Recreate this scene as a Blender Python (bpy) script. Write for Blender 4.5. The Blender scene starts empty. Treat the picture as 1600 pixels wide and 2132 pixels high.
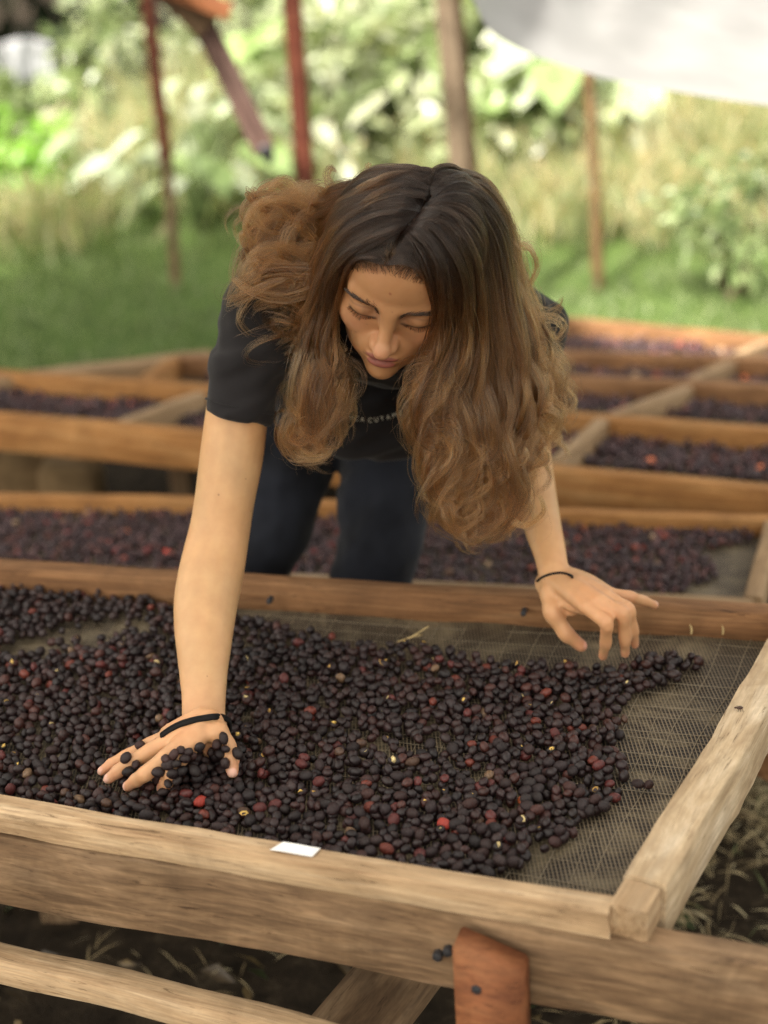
import bpy, bmesh, math, random
import numpy as np
from mathutils import Vector, Matrix
from mathutils.bvhtree import BVHTree

random.seed(7)
rng = np.random.default_rng(7)
SC = bpy.context.scene
COL = SC.collection
PI = math.pi

# ------------------------------------------------------------------ camera
PITCH, ROLL, FPX = 22.7, -3.5, 3333.0
CAM = np.array([0.0, 0.0, 1.55])
_p, _r = math.radians(PITCH), math.radians(ROLL)
F_ = np.array([0, math.cos(_p), -math.sin(_p)])
_R = np.array([1.0, 0, 0])
_U = np.cross(_R, F_)
R_ = math.cos(_r) * _R + math.sin(_r) * _U
U_ = -math.sin(_r) * _R + math.cos(_r) * _U
cam_d = bpy.data.cameras.new('camera')
cam_o = bpy.data.objects.new('camera', cam_d)
COL.objects.link(cam_o)
cam_o.matrix_world = Matrix(((R_[0], U_[0], -F_[0], CAM[0]), (R_[1], U_[1], -F_[1], CAM[1]),
                             (R_[2], U_[2], -F_[2], CAM[2]), (0, 0, 0, 1)))
cam_d.sensor_fit = 'HORIZONTAL'
cam_d.sensor_width = 24.0
cam_d.lens = FPX / 1600 * 24.0
cam_d.clip_start = 0.05
cam_d.clip_end = 400
cam_d.dof.use_dof = True
cam_d.dof.focus_distance = 1.83
cam_d.dof.aperture_fstop = 2.0
SC.camera = cam_o

# ------------------------------------------------------------------ world, sun, exposure
SUN_EL, SUN_AZ = math.radians(54), math.radians(-146)      # azimuth from +Y towards +X
W = bpy.data.worlds.new('World')
SC.world = W
W.use_nodes = True
nt = W.node_tree
bg = nt.nodes['Background']
sky = nt.nodes.new('ShaderNodeTexSky')
sky.sky_type = 'NISHITA'
sky.sun_disc = False
sky.sun_elevation = SUN_EL
sky.sun_rotation = SUN_AZ
sky.dust_density = 4.0
sky.air_density = 1.2
hs = nt.nodes.new('ShaderNodeHueSaturation')
hs.inputs['Saturation'].default_value = 0.30
mx = nt.nodes.new('ShaderNodeMix')
mx.data_type = 'RGBA'
mx.blend_type = 'MULTIPLY'
mx.inputs[0].default_value = 1.0
mx.inputs[7].default_value = (1.0, 0.93, 0.81, 1)
nt.links.new(sky.outputs[0], hs.inputs['Color'])
nt.links.new(hs.outputs[0], mx.inputs[6])
nt.links.new(mx.outputs[2], bg.inputs['Color'])
bg.inputs['Strength'].default_value = 0.15
sun_d = bpy.data.lights.new('sun', 'SUN')
sun_d.energy = 3.9
sun_d.angle = math.radians(2)
sun_d.color = (1.0, 0.93, 0.82)
sun_o = bpy.data.objects.new('sun', sun_d)
COL.objects.link(sun_o)
_sd = Vector((math.sin(SUN_AZ) * math.cos(SUN_EL), math.cos(SUN_AZ) * math.cos(SUN_EL), math.sin(SUN_EL)))
sun_o.rotation_euler = _sd.to_track_quat('Z', 'Y').to_euler()
sun_o.location = (0, 0, 6)
SC.view_settings.view_transform = 'Standard'
SC.view_settings.look = 'None'
SC.view_settings.gamma = 1.0
SC.view_settings.use_curve_mapping = False
SC.view_settings.exposure = 1.75
SC.cycles.use_adaptive_sampling = False
SC.cycles.use_denoising = True
SC.cycles.denoising_prefilter = 'NONE'
SC.cycles.max_bounces = 8
SC.cycles.transparent_max_bounces = 8
SC.cycles.caustics_reflective = False
SC.cycles.caustics_refractive = False
SC.cycles_curves.shape = 'RIBBONS'


# ------------------------------------------------------------------ projection helpers (pixel of the photograph -> point in the place)
def ray(px, py):
    return F_ + R_ * (px - 800) / FPX - U_ * (py - 1066) / FPX


def onz(px, py, z):
    d = ray(px, py)
    return CAM + d * ((z - CAM[2]) / d[2])


def onY(px, py, Y):
    d = ray(px, py)
    return CAM + d * (Y / d[1])


def depth(P):
    return float((np.asarray(P) - CAM) @ F_)


def proj(P):
    v = np.asarray(P) - CAM
    d = v @ F_
    return 800 + FPX * (v @ R_) / d, 1066 - FPX * (v @ U_) / d


# ------------------------------------------------------------------ object helpers
def tag(o, label=None, cat=None, group=None, kind=None):
    if label: o['label'] = label
    if cat: o['category'] = cat
    if group: o['group'] = group
    if kind: o['kind'] = kind
    return o


def empty(name, loc, label, cat, group=None):
    o = bpy.data.objects.new(name, None)
    o.empty_display_size = 0.1
    COL.objects.link(o)
    o.location = Vector(loc)
    return tag(o, label, cat, group)


ROOT_LOC = {}


def link(name, me, mat=None, parent=None, M=None):
    """links a mesh as one object; M is its world matrix; parents are unrotated empties or meshes with a known world matrix"""
    o = bpy.data.objects.new(name, me)
    COL.objects.link(o)
    if mat is not None and hasattr(me, 'materials') and len(me.materials) == 0:
        me.materials.append(mat)
    M = M or Matrix.Identity(4)
    ROOT_LOC[o.name] = M
    if parent is not None:
        o.parent = parent
        pm = ROOT_LOC.get(parent.name, Matrix.Translation(parent.location))
        o.matrix_basis = pm.inverted() @ M
    else:
        o.matrix_basis = M
    return o


def mesh_np(name, V, F, smooth=True, cols=None):
    """V (n,3) array; F list/array of equally sized faces or list of arrays"""
    me = bpy.data.meshes.new(name)
    V = np.asarray(V, dtype=np.float32)
    blocks = F if isinstance(F, list) and len(F) and isinstance(F[0], np.ndarray) and F[0].ndim == 2 else [np.asarray(F)]
    blocks = [b for b in blocks if len(b)]
    nl = sum(b.size for b in blocks)
    nf = sum(len(b) for b in blocks)
    me.vertices.add(len(V))
    me.vertices.foreach_set('co', V.ravel())
    me.loops.add(nl)
    me.polygons.add(nf)
    me.loops.foreach_set('vertex_index', np.concatenate([b.ravel() for b in blocks]).astype(np.int32))
    st, tot, s = [], [], 0
    for b in blocks:
        k = b.shape[1]
        st.append(s + np.arange(len(b)) * k)
        tot.append(np.full(len(b), k))
        s += b.size
    me.polygons.foreach_set('loop_start', np.concatenate(st).astype(np.int32))
    me.update(calc_edges=True)
    me.validate()
    if smooth:
        me.polygons.foreach_set('use_smooth', np.ones(len(me.polygons), dtype=bool))
    if cols is not None:
        a = me.color_attributes.new('tint', 'FLOAT_COLOR', 'POINT')
        c = np.ones((len(V), 4), dtype=np.float32)
        c[:, :3] = cols
        a.data.foreach_set('color', c.ravel())
    return me


def fix_normals(me):
    bm = bmesh.new()
    bm.from_mesh(me)
    bmesh.ops.recalc_face_normals(bm, faces=bm.faces)
    bm.to_mesh(me)
    bm.free()
    return me


def spline(P, n):
    """Catmull-Rom through the rows of P, n samples"""
    P = np.asarray(P, float)
    m = len(P)
    t = np.linspace(0, m - 1, n)
    i = np.clip(t.astype(int), 0, m - 2)
    u = (t - i)[:, None]
    p0 = P[np.maximum(i - 1, 0)]; p1 = P[i]; p2 = P[i + 1]; p3 = P[np.minimum(i + 2, m - 1)]
    return 0.5 * ((2 * p1) + (-p0 + p2) * u + (2 * p0 - 5 * p1 + 4 * p2 - p3) * u ** 2 + (-p0 + 3 * p1 - 3 * p2 + p3) * u ** 3)


class MB:
    """collects lofts and shells into one vertex / face list"""
    def __init__(self):
        self.V, self.Q, self.T, self.n = [], [], [], 0

    def add(self, V, Q=None, T=None):
        self.V.append(np.asarray(V, float))
        if Q is not None and len(Q): self.Q.append(np.asarray(Q) + self.n)
        if T is not None and len(T): self.T.append(np.asarray(T) + self.n)
        self.n += len(V)

    def loft(self, P, ra, rb=None, ref=(1, 0, 0), seg=16, n=None, round_ends=True, power=2.0):
        P = np.asarray(P, float)
        k = len(P)
        ra = np.broadcast_to(np.asarray(ra, float), (k,)).copy()
        rb = ra.copy() if rb is None else np.broadcast_to(np.asarray(rb, float), (k,)).copy()
        n = n or max(6, k * 4)
        D = spline(np.column_stack([P, ra, rb]), n)
        C, ra, rb = D[:, :3], D[:, 3], D[:, 4]
        T = np.gradient(C, axis=0)
        T /= np.linalg.norm(T, axis=1)[:, None] + 1e-12
        ref = np.asarray(ref, float)
        A = ref - T * (T @ ref)[:, None]
        A /= np.linalg.norm(A, axis=1)[:, None] + 1e-12
        B = np.cross(T, A)
        if round_ends:
            th = np.array([80, 55, 28])
            c0 = [C[0] - T[0] * ra[0] * math.sin(math.radians(a)) for a in th]
            c1 = [C[-1] + T[-1] * ra[-1] * math.sin(math.radians(a)) for a in th[::-1]]
            s = np.cos(np.radians(th))
            C = np.vstack([c0, C, c1])
            ra = np.concatenate([ra[0] * s, ra, ra[-1] * s[::-1]])
            rb = np.concatenate([rb[0] * s, rb, rb[-1] * s[::-1]])
            A = np.vstack([[A[0]] * 3, A, [A[-1]] * 3])
            B = np.vstack([[B[0]] * 3, B, [B[-1]] * 3])
        m = len(C)
        an = np.linspace(0, 2 * PI, seg, endpoint=False)
        ca, sa = np.cos(an), np.sin(an)
        if power != 2.0:
            ca = np.sign(ca) * np.abs(ca) ** (2 / power); sa = np.sign(sa) * np.abs(sa) ** (2 / power)
        V = C[:, None] + A[:, None] * (ra[:, None] * ca)[..., None] + B[:, None] * (rb[:, None] * sa)[..., None]
        V = V.reshape(-1, 3)
        i = np.arange(m - 1)[:, None] * seg
        j = np.arange(seg)
        jn = (j + 1) % seg
        Q = np.stack([i + j, i + jn, i + seg + jn, i + seg + j], -1).reshape(-1, 4)
        V = np.vstack([V, C[0], C[-1]])
        a, b = m * seg, m * seg + 1
        T1 = np.stack([np.full(seg, a), jn, j], -1)
        T2 = np.stack([np.full(seg, b), (m - 1) * seg + j, (m - 1) * seg + jn], -1)
        self.add(V, Q, np.vstack([T1, T2]))

    def ball(self, c, r, M=None, seg=16):
        u = np.linspace(0, PI, seg // 2 + 1)[1:-1]
        an = np.linspace(0, 2 * PI, seg, endpoint=False)
        V = np.stack([np.outer(np.sin(u), np.cos(an)), np.outer(np.sin(u), np.sin(an)), np.outer(np.cos(u), np.ones(seg))], -1).reshape(-1, 3)
        V = np.vstack([V, [0, 0, 1], [0, 0, -1]]) * np.asarray(r, float)
        if M is not None: V = V @ np.asarray(M).T
        m = len(u)
        i = np.arange(m - 1)[:, None] * seg
        j = np.arange(seg); jn = (j + 1) % seg
        Q = np.stack([i + j, i + seg + j, i + seg + jn, i + jn], -1).reshape(-1, 4)
        a, b = m * seg, m * seg + 1
        T = np.vstack([np.stack([np.full(seg, a), j, jn], -1), np.stack([np.full(seg, b), (m - 1) * seg + jn, (m - 1) * seg + j], -1)])
        self.add(V + np.asarray(c, float), Q, T)

    def mesh(self, name, smooth=True, cols=None):
        F = []
        if self.Q: F.append(np.vstack(self.Q))
        if self.T: F.append(np.vstack(self.T))
        return mesh_np(name, np.vstack(self.V), F, smooth, cols)


def remesh(me, voxel, smooth=4, fac=0.5):
    o = bpy.data.objects.new('tmp', me)
    COL.objects.link(o)
    m = o.modifiers.new('r', 'REMESH')
    m.mode = 'VOXEL'
    m.voxel_size = voxel
    m.use_smooth_shade = True
    if smooth:
        s = o.modifiers.new('s', 'SMOOTH')
        s.factor = fac
        s.iterations = smooth
    dg = bpy.context.evaluated_depsgraph_get()
    out = bpy.data.meshes.new_from_object(o.evaluated_get(dg))
    bpy.data.objects.remove(o)
    bpy.data.meshes.remove(me)
    out.polygons.foreach_set('use_smooth', np.ones(len(out.polygons), dtype=bool))
    return out


def verts(me):
    v = np.empty(len(me.vertices) * 3, dtype=np.float32)
    me.vertices.foreach_get('co', v)
    return v.reshape(-1, 3).astype(float)


def set_tint(me, c):
    a = me.color_attributes.get('tint') or me.color_attributes.new('tint', 'FLOAT_COLOR', 'POINT')
    cc = np.ones((len(me.vertices), 4), dtype=np.float32)
    cc[:, :3] = c
    a.data.foreach_set('color', cc.ravel())


def noise3(P, scale, seed=0):
    """cheap smooth pseudo-noise in [-1,1] from summed rotated sines"""
    r = np.random.default_rng(seed)
    out = np.zeros(len(P))
    for k in range(6):
        d = r.normal(size=3); d /= np.linalg.norm(d)
        out += np.sin((P @ d) * scale * (0.7 + 0.25 * k) * 2 * PI + r.uniform(0, 6.28))
    return out / 3.2


# ------------------------------------------------------------------ materials
class NT:
    def __init__(self, name):
        self.m = bpy.data.materials.new(name)
        self.m.use_nodes = True
        self.t = self.m.node_tree
        self.b = self.t.nodes['Principled BSDF']
        self.out = self.t.nodes['Material Output']

    def n(self, typ, **kw):
        nd = self.t.nodes.new('ShaderNode' + typ)
        for k, v in kw.items(): setattr(nd, k, v)
        return nd

    def l(self, a, b): self.t.links.new(a, b)

    def tex(self, kind='Object', scale=(1, 1, 1), rnd=True):
        tc = self.n('TexCoord')
        mp = self.n('Mapping')
        mp.inputs['Scale'].default_value = scale
        src = tc.outputs[kind]
        if rnd:
            oi = self.n('ObjectInfo')
            mul = self.n('Math', operation='MULTIPLY')
            mul.inputs[1].default_value = 53.0
            self.l(oi.outputs['Random'], mul.inputs[0])
            ad = self.n('VectorMath', operation='ADD')
            self.l(src, ad.inputs[0])
            self.l(mul.outputs[0], ad.inputs[1])
            src = ad.outputs[0]
        self.l(src, mp.inputs['Vector'])
        return mp.outputs[0]

    def noise(self, vec, scale=5, detail=4, rough=0.55, dist=0.0):
        nd = self.n('TexNoise')
        nd.inputs['Scale'].default_value = scale
        nd.inputs['Detail'].default_value = detail
        nd.inputs['Roughness'].default_value = rough
        nd.inputs['Distortion'].default_value = dist
        if vec is not None: self.l(vec, nd.inputs['Vector'])
        return nd.outputs['Fac']

    def ramp(self, fac, stops):
        nd = self.n('ValToRGB')
        e = nd.color_ramp.elements
        while len(e) < len(stops): e.new(0.5)
        for el, (p, c) in zip(e, stops):
            el.position = p
            el.color = (*c, 1) if len(c) == 3 else c
        self.l(fac, nd.inputs['Fac'])
        return nd.outputs['Color']

    def mix(self, fac, a, b, mode='MIX'):
        nd = self.n('Mix')
        nd.data_type = 'RGBA'
        nd.blend_type = mode
        for sock, v in ((nd.inputs[0], fac), (nd.inputs[6], a), (nd.inputs[7], b)):
            if hasattr(v, 'is_linked') or hasattr(v, 'links'): self.l(v, sock)
            elif isinstance(v, (int, float)): sock.default_value = v
            else: sock.default_value = (*v, 1)
        return nd.outputs[2]

    def bump(self, h, strength=0.3, dist=0.002, prev=None):
        nd = self.n('Bump')
        nd.inputs['Strength'].default_value = strength
        nd.inputs['Distance'].default_value = dist
        self.l(h, nd.inputs['Height'])
        if prev is not None: self.l(prev, nd.inputs['Normal'])
        return nd.outputs[0]

    def set(self, **kw):
        for k, v in kw.items():
            s = self.b.inputs[k]
            if hasattr(v, 'links'): self.l(v, s)
            elif isinstance(v, tuple) and len(v) == 3 and s.type == 'RGBA': s.default_value = (*v, 1)
            else: s.default_value = v
        return self.m


def wood(name, dark, mid, light, grain=(2.2, 30, 30), rough=0.75, stain=0.5, grey=0.0, stain_col=None):
    t = NT(name)
    v = t.tex('Object', (1, 1, 1))
    mp = t.n('Mapping'); mp.inputs['Scale'].default_value = grain
    t.l(v, mp.inputs['Vector'])
    n1 = t.noise(mp.outputs[0], 2.2, 6, 0.62, 0.6)
    mp2 = t.n('Mapping'); mp2.inputs['Scale'].default_value = (grain[0] * 1.6, grain[1] * 4, grain[2] * 4)
    t.l(v, mp2.inputs['Vector'])
    n2 = t.noise(mp2.outputs[0], 3.0, 4, 0.7)
    c = t.ramp(n1, [(0.28, dark), (0.5, mid), (0.72, light)])
    fine = t.ramp(n2, [(0.30, (0.55, 0.55, 0.55)), (0.62, (1.1, 1.1, 1.1))])
    c = t.mix(0.65, c, fine, 'MULTIPLY')
    big = t.noise(v, 7.0, 5, 0.62, 1.2)
    st = t.ramp(big, [(0.36, (0, 0, 0)), (0.66, (1, 1, 1))])
    sc = stain_col or tuple(x * 0.45 for x in dark)
    mm = t.n('Math', operation='MULTIPLY'); mm.inputs[1].default_value = stain
    t.l(st, mm.inputs[0])
    c = t.mix(mm.outputs[0], c, sc)
    # small dark flecks and knots
    vo = t.n('TexVoronoi'); vo.inputs['Scale'].default_value = 9.0
    mp3 = t.n('Mapping'); mp3.inputs['Scale'].default_value = (0.8, 1.6, 1.6)
    t.l(v, mp3.inputs['Vector']); t.l(mp3.outputs[0], vo.inputs['Vector'])
    kn = t.ramp(vo.outputs['Distance'], [(0.0, (1, 1, 1)), (0.13, (0, 0, 0))])
    km = t.n('Math', operation='MULTIPLY'); km.inputs[1].default_value = 0.6
    t.l(kn, km.inputs[0])
    c = t.mix(km.outputs[0], c, tuple(x * 0.4 for x in dark))
    mp4 = t.n('Mapping'); mp4.inputs['Scale'].default_value = (6, 60, 60)
    t.l(v, mp4.inputs['Vector'])
    n3 = t.noise(mp4.outputs[0], 2.0, 8, 0.75, 1.5)
    cr = t.ramp(n3, [(0.34, (0.28, 0.24, 0.20)), (0.43, (0.95, 0.94, 0.93)), (0.62, (1, 1, 1)), (0.74, (1.25, 1.24, 1.2))])
    c = t.mix(0.85, c, cr, 'MULTIPLY')
    b1 = t.bump(n2, 0.5, 0.0016)
    b2 = t.bump(n1, 0.5, 0.003, b1)
    return t.set(**{'Base Color': c, 'Roughness': rough, 'Normal': b2, 'Specular IOR Level': 0.3})


M_PALE = wood('pale_weathered_wood', (0.38, 0.265, 0.15), (0.62, 0.48, 0.31), (0.80, 0.67, 0.49), (3.5, 14, 14), stain=0.6, stain_col=(0.30, 0.20, 0.11))
M_RAIL = wood('rail_wood', (0.32, 0.20, 0.105), (0.53, 0.365, 0.21), (0.70, 0.53, 0.34), stain=0.4)
M_BEAM = wood('beam_wood', (0.155, 0.093, 0.05), (0.28, 0.18, 0.10), (0.40, 0.275, 0.165), (2.5, 16, 16), stain=0.5)
_t = M_BEAM.node_tree
_bs = _t.nodes['Principled BSDF']
_tc = _t.nodes.new('ShaderNodeTexCoord'); _mp = _t.nodes.new('ShaderNodeMapping')
_mp.inputs['Rotation'].default_value = (0, math.radians(24), 0)
_mp.inputs['Scale'].default_value = (9, 20, 70)
_ns = _t.nodes.new('ShaderNodeTexNoise'); _ns.inputs['Scale'].default_value = 1.6; _ns.inputs['Detail'].default_value = 3; _ns.inputs['Distortion'].default_value = 0.8
_rp = _t.nodes.new('ShaderNodeValToRGB'); _rp.color_ramp.elements[0].position = 0.36; _rp.color_ramp.elements[0].color = (0.62, 0.58, 0.55, 1); _rp.color_ramp.elements[1].position = 0.62; _rp.color_ramp.elements[1].color = (1.15, 1.12, 1.08, 1)
_mx = _t.nodes.new('ShaderNodeMix'); _mx.data_type = 'RGBA'; _mx.blend_type = 'MULTIPLY'; _mx.inputs[0].default_value = 0.7
_src = _bs.inputs['Base Color'].links[0].from_socket
_t.links.new(_tc.outputs['Object'], _mp.inputs['Vector']); _t.links.new(_mp.outputs[0], _ns.inputs['Vector']); _t.links.new(_ns.outputs['Fac'], _rp.inputs['Fac'])
_t.links.new(_src, _mx.inputs[6]); _t.links.new(_rp.outputs[0], _mx.inputs[7]); _t.links.new(_mx.outputs[2], _bs.inputs['Base Color'])
M_BROWN = wood('brown_wood', (0.15, 0.072, 0.03), (0.27, 0.135, 0.058), (0.38, 0.21, 0.10), stain=0.45)
M_ORANGE = wood('orange_wood', (0.24, 0.105, 0.03), (0.40, 0.19, 0.06), (0.50, 0.28, 0.11), stain=0.4)
M_TAN = wood('tan_wood', (0.25, 0.155, 0.08), (0.36, 0.24, 0.13), (0.46, 0.33, 0.20), stain=0.35)
M_POST = wood('grey_brown_post', (0.13, 0.095, 0.06), (0.22, 0.165, 0.11), (0.31, 0.24, 0.17), (1.2, 14, 14), stain=0.5)
M_SLIM = wood('brown_post', (0.10, 0.055, 0.025), (0.17, 0.10, 0.045), (0.24, 0.15, 0.075), (1.2, 14, 14), stain=0.4)
M_CLEAT = wood('red_brown_wood', (0.17, 0.058, 0.024), (0.27, 0.10, 0.039), (0.36, 0.155, 0.066), (2, 14, 14), stain=0.35)
M_RUST = wood('rust_red_post', (0.10, 0.028, 0.016), (0.17, 0.046, 0.025), (0.23, 0.08, 0.045), (1.5, 12, 12), stain=0.3)
M_OLD = wood('old_dark_wood', (0.10, 0.06, 0.032), (0.18, 0.115, 0.063), (0.26, 0.18, 0.105), stain=0.5)
M_MAUVE = wood('mauve_board', (0.085, 0.047, 0.038), (0.14, 0.082, 0.067), (0.22, 0.15, 0.125), stain=0.3)


def simple(name, c, rough=0.6, spec=0.4, metal=0.0, nscale=None, namp=0.3):
    t = NT(name)
    cc = c
    if nscale:
        v = t.tex('Object')
        n = t.noise(v, nscale, 4)
        cc = t.mix(n, tuple(x * (1 - namp) for x in c), tuple(min(1, x * (1 + namp)) for x in c))
        t.set(Normal=t.bump(n, 0.2, 0.001))
    return t.set(**{'Base Color': cc, 'Roughness': rough, 'Specular IOR Level': spec, 'Metallic': metal})


M_BOLT = simple('dark_bolt', (0.055, 0.055, 0.06), 0.5, 0.5, 0.5, 300)
M_PAPER = simple('white_paper', (0.82, 0.82, 0.80), 0.7, 0.3, 0, 60, 0.04)
M_BAND = simple('black_elastic', (0.010, 0.009, 0.009), 0.85, 0.2, 0, 900, 0.4)
M_STRAW = simple('dry_straw', (0.48, 0.36, 0.17), 0.7, 0.3, 0, 200, 0.25)
M_LETTER = simple('shirt_print', (0.70, 0.66, 0.54), 0.9, 0.1, 0, 700, 0.3)
M_BUG = simple('insect_shell', (0.05, 0.022, 0.012), 0.4, 0.5, 0, 500)
M_SHOE = simple('dark_shoe', (0.02, 0.018, 0.016), 0.7, 0.3, 0, 80)


def tinted(name, rough=0.6, spec=0.35, nscale=300, amp=0.35, bump=0.3, translucent=0.0, coat=0.0):
    t = NT(name)
    at = t.n('Attribute'); at.attribute_name = 'tint'
    v = t.tex('Object', rnd=False)
    n = t.noise(v, nscale, 3)
    f = t.ramp(n, [(0.25, (1 - amp,) * 3), (0.75, (1 + amp,) * 3)])
    c = t.mix(1.0, at.outputs['Color'], f, 'MULTIPLY')
    t.set(**{'Base Color': c, 'Roughness': rough, 'Specular IOR Level': spec})
    if bump: t.set(Normal=t.bump(n, bump, 0.0008))
    if translucent:
        tr = t.n('BsdfTranslucent')
        t.l(t.mix(1.0, c, (1.15, 1.2, 0.72), 'MULTIPLY'), tr.inputs['Color'])
        ms = t.n('MixShader'); ms.inputs[0].default_value = translucent
        t.l(t.b.outputs[0], ms.inputs[1]); t.l(tr.outputs[0], ms.inputs[2])
        t.l(ms.outputs[0], t.out.inputs['Surface'])
    return t.m


M_CHERRY = tinted('dried_cherry_skin', 0.46, 0.42, 420, 0.5, 0.6)
M_HUSK = tinted('husk', 0.6, 0.3, 300, 0.2, 0.2)
M_LEAF = tinted('leaf', 0.42, 0.5, 40, 0.25, 0.0, 0.35)
M_GLOSSLEAF = tinted('glossy_leaf', 0.36, 0.8, 30, 0.2, 0.0, 0.3)
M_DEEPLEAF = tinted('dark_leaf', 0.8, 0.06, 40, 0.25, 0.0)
M_DRY = tinted('dry_blade', 0.8, 0.15, 60, 0.25, 0.0)
M_GRASS = tinted('grass_blade', 0.5, 0.4, 30, 0.2, 0.0, 0.5)
M_BARK = simple('bark', (0.09, 0.065, 0.04), 0.85, 0.2, 0, 30, 0.4)

# net under the fruit
t = NT('drying_net')
v = t.tex('Object', rnd=False)
wv = t.n('TexWave'); wv.wave_type = 'BANDS'; wv.bands_direction = 'X'
wv.inputs['Scale'].default_value = 72; wv.inputs['Distortion'].default_value = 1.2; wv.inputs['Detail'].default_value = 2; wv.inputs['Detail Scale'].default_value = 0.12
t.l(v, wv.inputs['Vector'])
wy = t.n('TexWave'); wy.wave_type = 'BANDS'; wy.bands_direction = 'Y'
wy.inputs['Scale'].default_value = 48; wy.inputs['Distortion'].default_value = 2.0; wy.inputs['Detail'].default_value = 2; wy.inputs['Detail Scale'].default_value = 0.1
t.l(v, wy.inputs['Vector'])
mxn = t.n('Math', operation='MAXIMUM'); t.l(wv.outputs['Fac'], mxn.inputs[0])
wyh = t.n('Math', operation='MULTIPLY'); wyh.inputs[1].default_value = 0.75; t.l(wy.outputs['Fac'], wyh.inputs[0]); t.l(wyh.outputs[0], mxn.inputs[1])
thr = t.ramp(mxn.outputs[0], [(0.62, (0.008, 0.006, 0.005)), (0.92, (0.19, 0.15, 0.10))])
dust = t.noise(v, 9, 6, 0.65, 1.0)
dm = t.ramp(dust, [(0.46, (0, 0, 0)), (0.70, (0.75, 0.75, 0.75))])
cc = t.mix(dm, thr, (0.27, 0.225, 0.145))
blot = t.noise(v, 5, 5, 0.6)
cc = t.mix(1.0, cc, t.ramp(blot, [(0.3, (0.6, 0.58, 0.56)), (0.7, (1.25, 1.22, 1.18))]), 'MULTIPLY')
M_NET = t.set(**{'Base Color': cc, 'Roughness': 0.55, 'Specular IOR Level': 0.35, 'Normal': t.bump(mxn.outputs[0], 0.6, 0.0012)})
M_THREAD = simple('pale_thread', (0.24, 0.20, 0.14), 0.6, 0.3, 0, 100, 0.3)

# skin
t = NT('skin')
at = t.n('Attribute'); at.attribute_name = 'tint'
v = t.tex('Object', rnd=False)
n1 = t.noise(v, 38, 4, 0.6)
n2 = t.noise(v, 900, 2, 0.5)
c = t.mix(1.0, at.outputs['Color'], t.ramp(n1, [(0.3, (0.93, 0.88, 0.85)), (0.7, (1.05, 1.05, 1.04))]), 'MULTIPLY')
vo = t.n('TexVoronoi'); vo.inputs['Scale'].default_value = 55
t.l(v, vo.inputs['Vector'])
fr = t.ramp(vo.outputs['Distance'], [(0.0, (1, 1, 1)), (0.055, (1, 1, 1)), (0.085, (0, 0, 0))])
frm = t.n('Math', operation='MULTIPLY'); t.l(fr, frm.inputs[0])
vc = t.n('Math', operation='GREATER_THAN'); vc.inputs[1].default_value = 0.80
sepx = t.n('SeparateColor'); t.l(vo.outputs['Color'], sepx.inputs[0]); t.l(sepx.outputs[0], vc.inputs[0])
t.l(vc.outputs[0], frm.inputs[1])
frs = t.n('Math', operation='MULTIPLY'); frs.inputs[1].default_value = 0.55; t.l(frm.outputs[0], frs.inputs[0])
c = t.mix(frs.outputs[0], c, (0.17, 0.075, 0.04))
M_SKIN = t.set(**{'Base Color': c, 'Roughness': 0.48, 'Specular IOR Level': 0.4, 'Subsurface Weight': 0.18,
                  'Subsurface Radius': (1.0, 0.38, 0.2), 'Subsurface Scale': 0.008, 'Normal': t.bump(n2, 0.16, 0.0006)})


def cloth(name, c, scale, bump=0.35, fade=(0.8, 1.2)):
    t = NT(name)
    v = t.tex('Object', rnd=False)
    n = t.noise(v, scale, 3, 0.7)
    big = t.noise(v, 9, 3)
    cc = t.mix(n, tuple(x * 0.7 for x in c), tuple(x * 1.3 for x in c))
    cc = t.mix(0.6, cc, t.ramp(big, [(0.35, (fade[0],) * 3), (0.68, (fade[1],) * 3)]), 'MULTIPLY')
    return t.set(**{'Base Color': cc, 'Roughness': 0.9, 'Specular IOR Level': 0.15, 'Sheen Weight': 0.12, 'Sheen Roughness': 0.5,
                    'Normal': t.bump(n, bump, 0.0006)})


M_SHIRT = cloth('black_cotton', (0.017, 0.0155, 0.0165), 900)
M_JEANS = cloth('dark_denim', (0.0062, 0.0072, 0.0105), 1100, 0.35, (0.6, 3.2))

# hair
t = NT('hair')
hi = t.n('HairInfo')
tn = t.n('Attribute'); tn.attribute_name = 'tone'
al = t.n('Attribute'); al.attribute_name = 'along'
c1 = t.ramp(al.outputs['Fac'], [(0.0, (0.004, 0.0022, 0.0016)), (0.20, (0.006, 0.0032, 0.0020)), (0.42, (0.022, 0.009, 0.0032)), (1.0, (0.036, 0.014, 0.0044))])
c2 = t.ramp(al.outputs['Fac'], [(0.0, (0.014, 0.0075, 0.005)), (0.20, (0.034, 0.0175, 0.009)), (0.42, (0.18, 0.078, 0.024)), (1.0, (0.31, 0.130, 0.038))])
hc_ = t.mix(tn.outputs['Fac'], c1, c2)
hb = t.n('BsdfHairPrincipled')
hb.parametrization = 'COLOR'
t.l(hc_, hb.inputs['Color'])
hb.inputs['Roughness'].default_value = 0.30
hb.inputs['Radial Roughness'].default_value = 0.35
hb.inputs['Random Roughness'].default_value = 0.2
t.l(hb.outputs[0], t.out.inputs['Surface'])
M_HAIR = t.m
t = NT('brow_hair')
hb = t.n('BsdfHairPrincipled'); hb.parametrization = 'COLOR'
hb.inputs['Color'].default_value = (0.02, 0.012, 0.008, 1)
t.l(hb.outputs[0], t.out.inputs['Surface'])
M_BROW = t.m

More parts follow.
